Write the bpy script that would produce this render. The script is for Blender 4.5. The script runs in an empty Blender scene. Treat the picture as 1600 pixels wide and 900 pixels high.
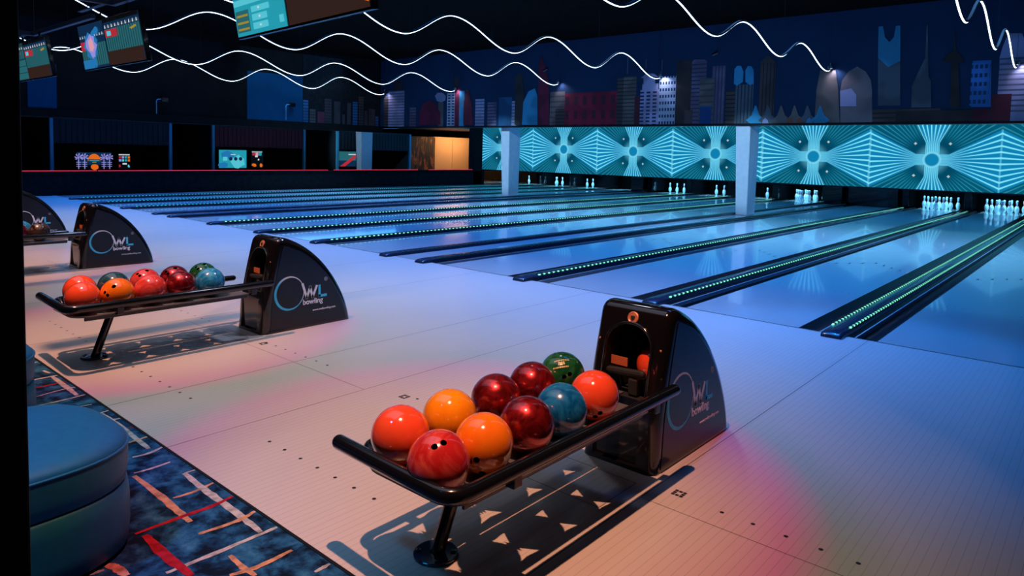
import bpy, bmesh, math, random
from mathutils import Vector, Matrix
random.seed(7)
S = bpy.context.scene
COL = S.collection

# ------------------------------------------------------------------ camera
cam_d = bpy.data.cameras.new('camera'); cam = bpy.data.objects.new('camera', cam_d); COL.objects.link(cam)
cr = Vector((0.7541708, 0.6562392, 0.0240086)); cu = Vector((-0.0623539, 0.0351677, 0.9974343)); cf = Vector((-0.6537112, 0.7537329, -0.0674415))
M = Matrix(((cr.x, cu.x, -cf.x, 1.7052), (cr.y, cu.y, -cf.y, -6.1644), (cr.z, cu.z, -cf.z, 1.4543), (0, 0, 0, 1)))
cam.matrix_world = M
cam_d.sensor_fit = 'HORIZONTAL'; cam_d.sensor_width = 36.0
cam_d.lens = 1090.736 / 1600 * 36.0
cam_d.shift_y = -(450 - 312.576) / 1600
cam_d.clip_start = 0.05; cam_d.clip_end = 100
S.camera = cam

# ------------------------------------------------------------------ world, exposure
W = bpy.data.worlds.new('world'); S.world = W; W.use_nodes = True
W.node_tree.nodes['Background'].inputs[0].default_value = (0.05, 0.16, 0.5, 1)
W.node_tree.nodes['Background'].inputs[1].default_value = 0.012
S.view_settings.view_transform = 'Standard'; S.view_settings.look = 'None'
S.view_settings.exposure = 0.0; S.view_settings.gamma = 1.0
S.view_settings.use_curve_mapping = False
S.render.film_transparent = False
try:
    S.cycles.max_bounces = 8; S.cycles.glossy_bounces = 4; S.cycles.use_denoising = True
    S.cycles.sample_clamp_indirect = 6.0; S.cycles.caustics_reflective = False; S.cycles.caustics_refractive = False
except Exception: pass

# layout numbers (metres): foul line at y = 0, lanes run along +y, caps at CAPX
P, A = 1.6911, 0.7393
CAPX = [P, 0, -P, -2*P, -3*P, -3*P-A, -4*P-A, -5*P-A, -6*P-A, -7*P-A, -7*P-2*A, -8*P-2*A, -9*P-2*A, -10*P-2*A]
RETX = [0.0, -3.40, -7.42, -10.52]
LANE_END = 19.9
PIN_Y = 18.84
WALLX = -20.25

# ------------------------------------------------------------------ lights
def area(name, loc, size, power, color, rot=(0, 0, 0), spread=math.pi):
    d = bpy.data.lights.new(name, 'AREA'); d.shape = 'RECTANGLE'; d.size, d.size_y = size
    d.energy = power; d.color = color; d.spread = spread
    o = bpy.data.objects.new(name, d); o.location = loc; o.rotation_euler = rot; COL.objects.link(o); return o
def spot(name, loc, power, color, angle, blend, radius=0.03, target=None):
    d = bpy.data.lights.new(name, 'SPOT'); d.energy = power; d.color = color; d.spot_size = angle; d.spot_blend = blend
    d.shadow_soft_size = radius
    o = bpy.data.objects.new(name, d); o.location = loc; COL.objects.link(o)
    if target is not None:
        v = Vector(target) - Vector(loc); o.rotation_euler = v.to_track_quat('-Z', 'Y').to_euler()
    return o
BLUE = (0.10, 0.36, 1.0)
# blue wash over the lanes, from the ceiling
area('lane_wash_light', (-10.35, 1.6, 4.75), (22.0, 6.5), 980, (0.012, 0.21, 1.0), spread=math.radians(66))
area('lane_wash_light', (-9.8, 7.4, 4.75), (22.0, 4.0), 1050, (0.125, 0.41, 1.0), spread=math.radians(80))
area('lane_wash_light', (-9.0, 14.0, 4.75), (24, 4.6), 620, (0.02, 0.32, 1.0), spread=math.radians(130))
# lavender fill above the foul line
for x in (-2.3, -5.6, -9.4, -13.4):
    spot('foul_line_light', (x, -1.5, 4.6), 760, ((0.50, 0.56, 0.66) if x > -3 else (0.43, 0.52, 0.70)), math.radians(84), 1.0, 0.25, (x, -1.3, 0))
# pin deck lamps behind the masking screens are built with the pin decks
def fringe_spot(x, power=840):
    """Warm downlight over a ball return; its lens throws a pink then green colour fringe round the warm pool."""
    src = Vector((x + 0.30, -5.0, 4.3)); aim = Vector((x - 0.45, -4.0, 0)); axis = (aim - src).normalized(); half = 30.0
    o = spot('ball_return_light', src, power, (1, 1, 1), math.radians(2*half), 0.12, 0.03, aim)
    d = o.data; d.use_nodes = True; nt = d.node_tree
    em = [n for n in nt.nodes if n.type == 'EMISSION'][0]
    geo = nt.nodes.new('ShaderNodeNewGeometry'); dt = nt.nodes.new('ShaderNodeVectorMath'); dt.operation = 'DOT_PRODUCT'
    nt.links.new(geo.outputs['Incoming'], dt.inputs[0]); dt.inputs[1].default_value = axis
    ab = nt.nodes.new('ShaderNodeMath'); ab.operation = 'ABSOLUTE'; nt.links.new(dt.outputs['Value'], ab.inputs[0])
    ac = nt.nodes.new('ShaderNodeMath'); ac.operation = 'ARCCOSINE'; nt.links.new(ab.outputs[0], ac.inputs[0])
    sc = nt.nodes.new('ShaderNodeMath'); sc.operation = 'DIVIDE'; nt.links.new(ac.outputs[0], sc.inputs[0]); sc.inputs[1].default_value = math.radians(half)
    rp = nt.nodes.new('ShaderNodeValToRGB'); nt.links.new(sc.outputs[0], rp.inputs[0])
    e = rp.color_ramp.elements
    e[0].position = 0.0; e[0].color = (1.0, 0.49, 0.28, 1)
    e[1].position = 1.0; e[1].color = (0.02, 0.015, 0.02, 1)
    for p, c in ((0.40, (0.96, 0.44, 0.27)), (0.50, (0.80, 0.28, 0.19)), (0.575, (0.66, 0.12, 0.16)), (0.655, (0.22, 0.19, 0.08)), (0.74, (0.24, 0.17, 0.12)), (0.88, (0.12, 0.09, 0.07))):
        k = e.new(p); k.color = (*c, 1)
    nt.links.new(rp.outputs[0], em.inputs['Color'])
    return o
for x in RETX: fringe_spot(x)
area('approach_fill_light', (-8.6, -4.6, 4.85), (16, 3), 110, (0.46, 0.48, 0.62), spread=math.radians(120))  # added ceiling fill that lifts the shadows on the approach
# faint blue wash on the mural and the side wall
area('mural_light', (-8.0, 8.2, 4.7), (24, 0.4), 34, (0.06, 0.36, 1.0), (math.radians(55), 0, 0), math.radians(150))
area('side_wall_light', (-17.6, 3.0, 4.7), (0.4, 16), 4, (0.05, 0.30, 1.0), (0, math.radians(-55), 0), math.radians(150))
spot('lane_side_light', (-0.6, 1.2, 4.7), 520, (0.0, 0.24, 1.0), math.radians(46), 0.55, 0.1, (0.35, -0.7, 0))
spot('added_post_light', (-21.2, 7.6, 2.3), 170, (0.33, 0.66, 1.0), math.radians(50), 0.6, 0.05, (-21.6, 11.3, 1.4))  # added spot to brighten the farthest left post, no fixture modelled
for px_, py_ in ((-5.5, 11.4), (-13.8, 11.6)):
    spot('added_post_light', (px_+1.0, py_-6.5, 4.6), 1550, (0.33, 0.66, 1.0), math.radians(20), 0.6, 0.05, (px_, py_, 1.25))  # spots added to brighten the fronts of the other two posts
# unseen blue spot on the ottomans and the carpet near the camera
spot('seating_light', (-1.2, -7.0, 4.4), 420, (0.02, 0.44, 1.0), math.radians(50), 0.8, 0.2, (-1.3, -6.0, 0.3))

# ------------------------------------------------------------------ materials
def lin(c):
    return tuple(((v/255)/12.92 if v/255 <= 0.04045 else (((v/255)+0.055)/1.055)**2.4) for v in c)
class NB:
    """small helper to write node maths"""
    def __init__(s, name):
        s.m = bpy.data.materials.new(name); s.m.use_nodes = True; s.nt = s.m.node_tree; s.n = s.nt.nodes; s.l = s.nt.links
        s.b = s.n['Principled BSDF']; s.out = s.n['Material Output']
    def new(s, t, **k):
        n = s.n.new(t)
        for a, v in k.items(): setattr(n, a, v)
        return n
    def plug(s, inp, v):
        if hasattr(v, 'is_output'): s.l.new(v, inp)
        else: inp.default_value = v
    def op(s, o, a, b=None, c=None):
        n = s.new('ShaderNodeMath', operation=o); s.plug(n.inputs[0], a)
        if b is not None: s.plug(n.inputs[1], b)
        if c is not None: s.plug(n.inputs[2], c)
        return n.outputs[0]
    def xyz(s, kind='Object'):
        if kind == 'World':
            g = s.new('ShaderNodeNewGeometry'); v = g.outputs['Position']
        else:
            g = s.new('ShaderNodeTexCoord'); v = g.outputs[kind]
        sp = s.new('ShaderNodeSeparateXYZ'); s.l.new(v, sp.inputs[0]); return sp.outputs[0], sp.outputs[1], sp.outputs[2], v
    def mix(s, f, a, b):
        n = s.new('ShaderNodeMix', data_type='RGBA'); s.plug(n.inputs[0], f)
        s.plug(n.inputs[6], a if hasattr(a, 'is_output') else (*a[:3], 1)); s.plug(n.inputs[7], b if hasattr(b, 'is_output') else (*b[:3], 1)); return n.outputs[2]
    def noise(s, vec, scale, detail=3, dist=0.0, rough=0.5):
        n = s.new('ShaderNodeTexNoise'); s.l.new(vec, n.inputs['Vector']); n.inputs['Scale'].default_value = scale; n.inputs['Detail'].default_value = detail
        n.inputs['Distortion'].default_value = dist; n.inputs['Roughness'].default_value = rough; return n.outputs[0]
    def ramp(s, f, stops):
        n = s.new('ShaderNodeValToRGB'); s.plug(n.inputs[0], f); e = n.color_ramp.elements
        e[0].position, e[0].color = stops[0][0], (*stops[0][1], 1); e[1].position, e[1].color = stops[-1][0], (*stops[-1][1], 1)
        for p, c in stops[1:-1]:
            k = e.new(p); k.color = (*c, 1)
        return n.outputs[0]
def pbr(name, col, rough=0.5, metal=0.0, coat=0.0, spec=0.5, var=0.0, vscale=8, bump=0.0):
    b = NB(name); p = b.b
    if var > 0:
        v = b.xyz()[3]; n = b.noise(v, vscale, 4)
        lo = tuple(c*(1-var) for c in col); hi = tuple(min(1, c*(1+var)) for c in col)
        b.l.new(b.ramp(n, [(0.3, lo), (0.7, hi)]), p.inputs['Base Color'])
    else: p.inputs['Base Color'].default_value = (*col, 1)
    p.inputs['Roughness'].default_value = rough; p.inputs['Metallic'].default_value = metal
    p.inputs['Coat Weight'].default_value = coat; p.inputs['Coat Roughness'].default_value = 0.04
    p.inputs['Specular IOR Level'].default_value = spec
    if bump > 0:
        v = b.xyz()[3]; n = b.noise(v, 220, 2); bp_ = b.new('ShaderNodeBump'); bp_.inputs['Strength'].default_value = bump; bp_.inputs['Distance'].default_value = 0.002
        b.l.new(n, bp_.inputs['Height']); b.l.new(bp_.outputs[0], p.inputs['Normal'])
    return b.m
def emis(name, col, strength, base=(0.02, 0.02, 0.02)):
    b = NB(name); p = b.b; p.inputs['Base Color'].default_value = (*base, 1); p.inputs['Emission Color'].default_value = (*col, 1); p.inputs['Emission Strength'].default_value = strength
    p.inputs['Roughness'].default_value = 0.4
    return b.m
MAT = {}
MAT['black_gloss'] = pbr('black_gloss', (0.006, 0.006, 0.008), 0.12, coat=0.6)
MAT['black_metal'] = pbr('black_metal', (0.005, 0.006, 0.009), 0.16, spec=0.5, coat=0.2)
MAT['plate_blue'] = pbr('plate_blue', (0.006, 0.022, 0.07), 0.15, spec=0.8, coat=0.5)
MAT['black_matte'] = pbr('black_matte', (0.008, 0.008, 0.010), 0.7)
MAT['black_wall'] = pbr('black_wall', (0.015, 0.014, 0.014), 0.9, var=0.3, spec=0.1)
MAT['ceiling_black'] = pbr('ceiling_black', (0.010, 0.0065, 0.0045), 0.95, var=0.3, spec=0.05)
MAT['cap_navy'] = pbr('cap_navy', (0.012, 0.022, 0.045), 0.25, coat=0.3)
MAT['gutter'] = pbr('gutter', (0.010, 0.012, 0.016), 0.3)
MAT['steel'] = pbr('steel', (0.5, 0.52, 0.55), 0.25, metal=1.0)
MAT['rail_alu'] = pbr('rail_alu', (0.42, 0.44, 0.48), 0.45, metal=0.3)
MAT['navy_panel'] = pbr('navy_panel', (0.004, 0.005, 0.010), 0.24, spec=0.5)
MAT['white_post'] = pbr('white_post', (0.72, 0.72, 0.74), 0.45, var=0.05)
MAT['tray'] = pbr('tray', (0.10, 0.095, 0.095), 0.3)
MAT['copper'] = pbr('copper', (0.75, 0.30, 0.16), 0.35, metal=0.4)
MAT['label_orange'] = pbr('label_orange', (0.55, 0.13, 0.05), 0.5)
MAT['white_print'] = pbr('white_print', (0.93, 0.93, 0.95), 0.5)
MAT['cyan_print'] = pbr('cyan_print', (0.07, 0.68, 0.98), 0.5)
MAT['grey_print'] = pbr('grey_print', (0.45, 0.47, 0.52), 0.5)
MAT['pin_white'] = pbr('pin_white', (0.85, 0.87, 0.88), 0.25, coat=0.4)
MAT['pin_red'] = pbr('pin_red', (0.55, 0.03, 0.04), 0.3)
MAT['dark_mark'] = pbr('dark_mark', (0.015, 0.013, 0.013), 0.5)
MAT['seam'] = pbr('seam', (0.10, 0.085, 0.085), 0.6)
MAT['led_white'] = emis('led_white', (0.62, 0.80, 1.0), 6.0)
MAT['led_red'] = emis('led_red', (1.0, 0.02, 0.06), 0.75)
MAT['trim_black'] = pbr('trim_black', (0.006, 0.006, 0.007), 0.35)
MAT['teal_fabric'] = pbr('teal_fabric', (0.012, 0.15, 0.30), 0.55, var=0.08, vscale=30, bump=0.15)
MAT['hole'] = pbr('hole', (0.004, 0.003, 0.003), 0.9)

def wood(name, col, rough, board, line, coat=0.0, gloss_rough=0.06):
    b = NB(name); p = b.b; x, y, z, v = b.xyz('World')
    t = b.op('DIVIDE', x, board); fr = b.op('FRACT', t)
    ln = b.op('LESS_THAN', b.op('ABSOLUTE', b.op('SUBTRACT', fr, 0.5)), 0.045)
    cell = b.op('FLOOR', t); wn = b.new('ShaderNodeTexWhiteNoise', noise_dimensions='1D'); b.l.new(cell, wn.inputs['W'])
    mp = b.new('ShaderNodeMapping'); mp.inputs['Scale'].default_value = (14, 1.2, 1); b.l.new(v, mp.inputs[0])
    gr = b.noise(mp.outputs[0], 3, 5)
    k = b.op('ADD', b.op('MULTIPLY', wn.outputs[0], 0.06), b.op('MULTIPLY', gr, 0.10))
    base = b.mix(k, col, tuple(c*0.72 for c in col))
    b.l.new(b.mix(b.op('MULTIPLY', ln, line), base, tuple(c*0.35 for c in col)), p.inputs['Base Color'])
    p.inputs['Roughness'].default_value = rough; p.inputs['Coat Weight'].default_value = coat; p.inputs['Coat Roughness'].default_value = gloss_rough
    return b.m
MAT['approach'] = wood('approach_wood', (0.60, 0.53, 0.50), 0.36, 0.0352, 0.35, coat=0.25, gloss_rough=0.22)
MAT['lane'] = wood('lane_wood', (0.52, 0.50, 0.49), 0.25, 0.0274, 0.10, coat=0.6, gloss_rough=0.05)
MAT['pin_deck'] = wood('pin_deck_wood', (0.75, 0.75, 0.75), 0.2, 0.0274, 0.05, coat=1.0, gloss_rough=0.04)

def led_dots(name, col, strength, pitch=0.09):
    b = NB(name); x, y, z, v = b.xyz('World')
    on = b.op('LESS_THAN', b.op('ABSOLUTE', b.op('SUBTRACT', b.op('FRACT', b.op('DIVIDE', y, pitch)), 0.5)), 0.20)
    p = b.b; p.inputs['Base Color'].default_value = (0.01, 0.03, 0.03, 1); p.inputs['Emission Color'].default_value = (*col, 1)
    b.l.new(b.op('ADD', b.op('MULTIPLY', on, strength), strength*0.02), p.inputs['Emission Strength']); return b.m
MAT['led_green'] = led_dots('led_green', (0.22, 1.0, 0.58), 1.4)
MAT['led_teal'] = led_dots('led_teal', (0.03, 0.75, 0.75), 0.8)
MAT['led_dim'] = led_dots('led_dim', (0.02, 0.30, 0.36), 0.12)

# ------------------------------------------------------------------ mesh helpers
def build(name, bm, mats, parent=None, smooth=False, loc=None):
    me = bpy.data.meshes.new(name); bmesh.ops.recalc_face_normals(bm, faces=bm.faces[:]); bm.to_mesh(me); bm.free()
    if not isinstance(mats, (list, tuple)): mats = [mats]
    for m in mats: me.materials.append(m if not isinstance(m, str) else MAT[m])
    if smooth:
        for p in me.polygons: p.use_smooth = True
    o = bpy.data.objects.new(name, me); COL.objects.link(o)
    if parent is not None: o.parent = parent
    if loc is not None: o.location = loc
    return o
def sharp(o, deg=40):
    me = o.data
    for p in me.polygons: p.use_smooth = True
    try: me.set_sharp_from_angle(angle=math.radians(deg))
    except Exception: pass
    return o
def tag(o, label=None, cat=None, group=None, kind=None):
    if label: o['label'] = label
    if cat: o['category'] = cat
    if group: o['group'] = group
    if kind: o['kind'] = kind
    return o
def empty(name, loc=(0, 0, 0), rz=0.0):
    o = bpy.data.objects.new(name, None); o.location = loc; o.rotation_euler = (0, 0, rz); o.empty_display_size = 0.1; COL.objects.link(o); return o
def copy_tree(o, parent=None):
    c = o.copy(); COL.objects.link(c)
    if parent is not None: c.parent = parent
    for ch in list(o.children): copy_tree(ch, c)
    return c
def box(bm, x0, x1, y0, y1, z0, z1, mat=0, bev=0.0, seg=2):
    vs = [bm.verts.new((x, y, z)) for x in (x0, x1) for y in (y0, y1) for z in (z0, z1)]
    fs = [bm.faces.new([vs[i] for i in q]) for q in ((0, 1, 3, 2), (4, 6, 7, 5), (0, 4, 5, 1), (2, 3, 7, 6), (0, 2, 6, 4), (1, 5, 7, 3))]
    for f in fs: f.material_index = mat
    if bev > 0:
        es = list({e for f in fs for e in f.edges})
        r = bmesh.ops.bevel(bm, geom=es, offset=bev, segments=seg, affect='EDGES', profile=0.5)
        for f in r['faces']: f.material_index = mat
    return vs
def prism(bm, pts, axis, a, b, mat=0):
    """extrude a 2D outline: axis 'x' -> pts are (y,z); 'y' -> (x,z); 'z' -> (x,y)"""
    def mk(p, t): return {'x': (t, p[0], p[1]), 'y': (p[0], t, p[1]), 'z': (p[0], p[1], t)}[axis]
    va = [bm.verts.new(mk(p, a)) for p in pts]; vb = [bm.verts.new(mk(p, b)) for p in pts]; n = len(pts)
    fs = [bm.faces.new(va), bm.faces.new(vb[::-1])]
    fs += [bm.faces.new((va[i], vb[i], vb[(i+1) % n], va[(i+1) % n])) for i in range(n)]
    for f in fs: f.material_index = mat
    return va, vb, fs
def quad(bm, a, b, c, d, mat=0):
    f = bm.faces.new([bm.verts.new(p) for p in (a, b, c, d)]); f.material_index = mat; return f
def tube(bm, pts, r, seg=12, mat=0, cap=True, round_ends=False):
    pts = [Vector(p) for p in pts]; n = len(pts); rings = []
    rr = [r]*n if not isinstance(r, (list, tuple)) else list(r)
    if round_ends:
        d0 = (pts[0]-pts[1]).normalized(); d1 = (pts[-1]-pts[-2]).normalized(); p0, p1, r0, r1 = pts[0], pts[-1], rr[0], rr[-1]
        s = [(0.0, 1.0), (0.38, 0.92), (0.71, 0.71), (0.92, 0.38), (0.995, 0.1)]
        pts = [p0 + d0*r0*a for a, _ in s[:0:-1]] + pts + [p1 + d1*r1*a for a, _ in s[1:]]
        rr = [r0*b for _, b in s[:0:-1]] + rr + [r1*b for _, b in s[1:]]; n = len(pts)
    prev = None
    for i in range(n):
        t = (pts[min(i+1, n-1)] - pts[max(i-1, 0)]).normalized()
        if prev is None:
            u = t.cross(Vector((0, 0, 1)))
            if u.length < 1e-3: u = t.cross(Vector((1, 0, 0)))
            u.normalize()
        else:
            u = (prev - t*prev.dot(t)).normalized()
        prev = u; w = t.cross(u)
        rings.append([bm.verts.new(pts[i] + (u*math.cos(2*math.pi*k/seg) + w*math.sin(2*math.pi*k/seg))*rr[i]) for k in range(seg)])
    for i in range(n-1):
        for k in range(seg):
            f = bm.faces.new((rings[i][k], rings[i][(k+1) % seg], rings[i+1][(k+1) % seg], rings[i+1][k])); f.material_index = mat
    if cap:
        bm.faces.new(rings[0][::-1]).material_index = mat; bm.faces.new(rings[-1]).material_index = mat
def lathe(bm, prof, seg=24, c=(0, 0, 0), mat=0):
    rings = [[bm.verts.new((c[0]+r*math.cos(2*math.pi*k/seg), c[1]+r*math.sin(2*math.pi*k/seg), c[2]+z)) for k in range(seg)] for r, z in prof]
    for i in range(len(prof)-1):
        for k in range(seg):
            f = bm.faces.new((rings[i][k], rings[i][(k+1) % seg], rings[i+1][(k+1) % seg], rings[i+1][k])); f.material_index = mat
    bm.faces.new(rings[0][::-1]).material_index = mat; bm.faces.new(rings[-1]).material_index = mat
def crom(pts, n=6):
    out = []; P_ = [Vector((*p, 0)) if len(p) == 2 else Vector(p) for p in pts]
    for i in range(len(P_)-1):
        a, b, c, d = P_[max(i-1, 0)], P_[i], P_[i+1], P_[min(i+2, len(P_)-1)]
        for k in range(n):
            t = k/n; out.append(0.5*((2*b)+(-a+c)*t+(2*a-5*b+4*c-d)*t*t+(-a+3*b-3*c+d)*t**3))
    out.append(P_[-1]); return out
def eval_mesh(o):
    dg = bpy.context.evaluated_depsgraph_get(); dg.update()
    return bpy.data.meshes.new_from_object(o.evaluated_get(dg))
def boolean_cut(o, cutters):
    for c in cutters:
        m = o.modifiers.new('cut', 'BOOLEAN'); m.operation = 'DIFFERENCE'; m.object = c; m.solver = 'EXACT'
        try: m.material_mode = 'TRANSFER'
        except Exception: pass
    me = eval_mesh(o); o.modifiers.clear(); old = o.data; o.data = me; bpy.data.meshes.remove(old)
    for c in cutters:
        d = c.data; bpy.data.objects.remove(c); bpy.data.meshes.remove(d)
    return o
def text_mesh(name, body, size, mat, parent, matrix, align='LEFT', extrude=0.0006, bold=0.0):
    cu_ = bpy.data.curves.new(name, 'FONT'); cu_.body = body; cu_.size = size; cu_.align_x = align; cu_.extrude = extrude; cu_.offset = bold
    t = bpy.data.objects.new('tmp_text', cu_); COL.objects.link(t)
    me = eval_mesh(t); bpy.data.objects.remove(t); bpy.data.curves.remove(cu_)
    me.name = name; me.transform(matrix); me.materials.clear(); me.materials.append(MAT[mat])
    o = bpy.data.objects.new(name, me); COL.objects.link(o); o.parent = parent; return o
def flat_fill(loops, thick):
    """filled 2D outline with holes, as a mesh (x,y), thickness along z"""
    c = bpy.data.curves.new('tmp_fill', 'CURVE'); c.dimensions = '2D'; c.fill_mode = 'BOTH'; c.extrude = thick/2
    for lp in loops:
        s = c.splines.new('POLY'); s.points.add(len(lp)-1); s.use_cyclic_u = True
        for i, p in enumerate(lp): s.points[i].co = (p[0], p[1], 0, 1)
    t = bpy.data.objects.new('tmp_fill', c); COL.objects.link(t); me = eval_mesh(t)
    bpy.data.objects.remove(t); bpy.data.curves.remove(c); me.materials.clear(); return me

# measured outlines of the mural and the carpet strokes (metres)
RECTS= [('brown', -19.981, -19.364, 2.33, 3.523, 'h'), ('lav', -19.713, -18.769, 2.33, 3.702, 'h'), ('dkbrown', -19.413, -18.925, 3.698, 4.084, None), ('purple', -18.463, -18.103, 2.33, 3.048, 'h'), ('tan', -16.895, -16.628, 2.33, 3.194, None), ('white', -16.439, -16.05, 2.33, 3.516, 'g'), ('crimson', -16.056, -15.769, 2.33, 3.703, None), ('dkbrown', -16.129, -15.873, 3.706, 4.04, None), ('cyan', -15.829, -15.577, 2.33, 3.561, None), ('lav', -15.045, -14.624, 2.33, 3.247, 'h'), ('purple', -14.473, -14.065, 2.33, 3.122, 'h'), ('teal', -13.956, -13.392, 2.33, 3.272, None), ('lav', -13.388, -13.195, 2.33, 3.135, 'h'), ('tan', -11.811, -11.24, 2.33, 3.376, 'd'), ('brown', -11.591, -11.197, 2.33, 2.843, 'h'), ('red', -11.239, -9.289, 2.33, 3.308, 'r'), ('brown', -9.37, -8.985, 2.33, 3.667, 'h'), ('tan', -9.157, -8.736, 2.33, 3.709, 'h'), ('dkred', -8.775, -8.568, 2.33, 3.139, None), ('lav', -8.596, -7.99, 2.33, 3.303, 'g'), ('lav', -8.541, -8.036, 3.303, 3.463, None), ('lav', -8.507, -8.143, 3.446, 3.64, None), ('white', -8.006, -7.462, 2.33, 3.644, 'b'), ('dkbrown', -7.5, -7.03, 2.33, 4.044, None), ('purple', -7.047, -6.628, 2.33, 3.982, 'h'), ('purple', -6.479, -6.093, 2.33, 3.83, 'v'), ('tan', -6.807, -6.394, 2.33, 3.534, 'd'), ('blue', -6.773, -6.449, 2.33, 2.8, None), ('brown', -6.064, -5.807, 2.33, 3.191, 'h'), ('brown', -7.213, -6.971, 2.33, 2.711, None), ('grey', -5.814, -5.347, 2.33, 3.321, 'v'), ('brown', -5.21, -4.811, 2.33, 3.829, 'v'), ('brown', -2.898, -1.25, 2.33, 2.629, 'h'), ('dkbrown', -2.107, -0.319, 2.33, 2.583, None), ('dkred', -0.674, -0.397, 2.33, 2.594, None), ('bluewin', -0.74, -0.419, 2.659, 3.538, 'b'), ('lav2w', -0.266, 0.228, 2.453, 3.667, 'h'), ('dkred', -0.36, -0.027, 2.33, 2.883, None)]
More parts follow.
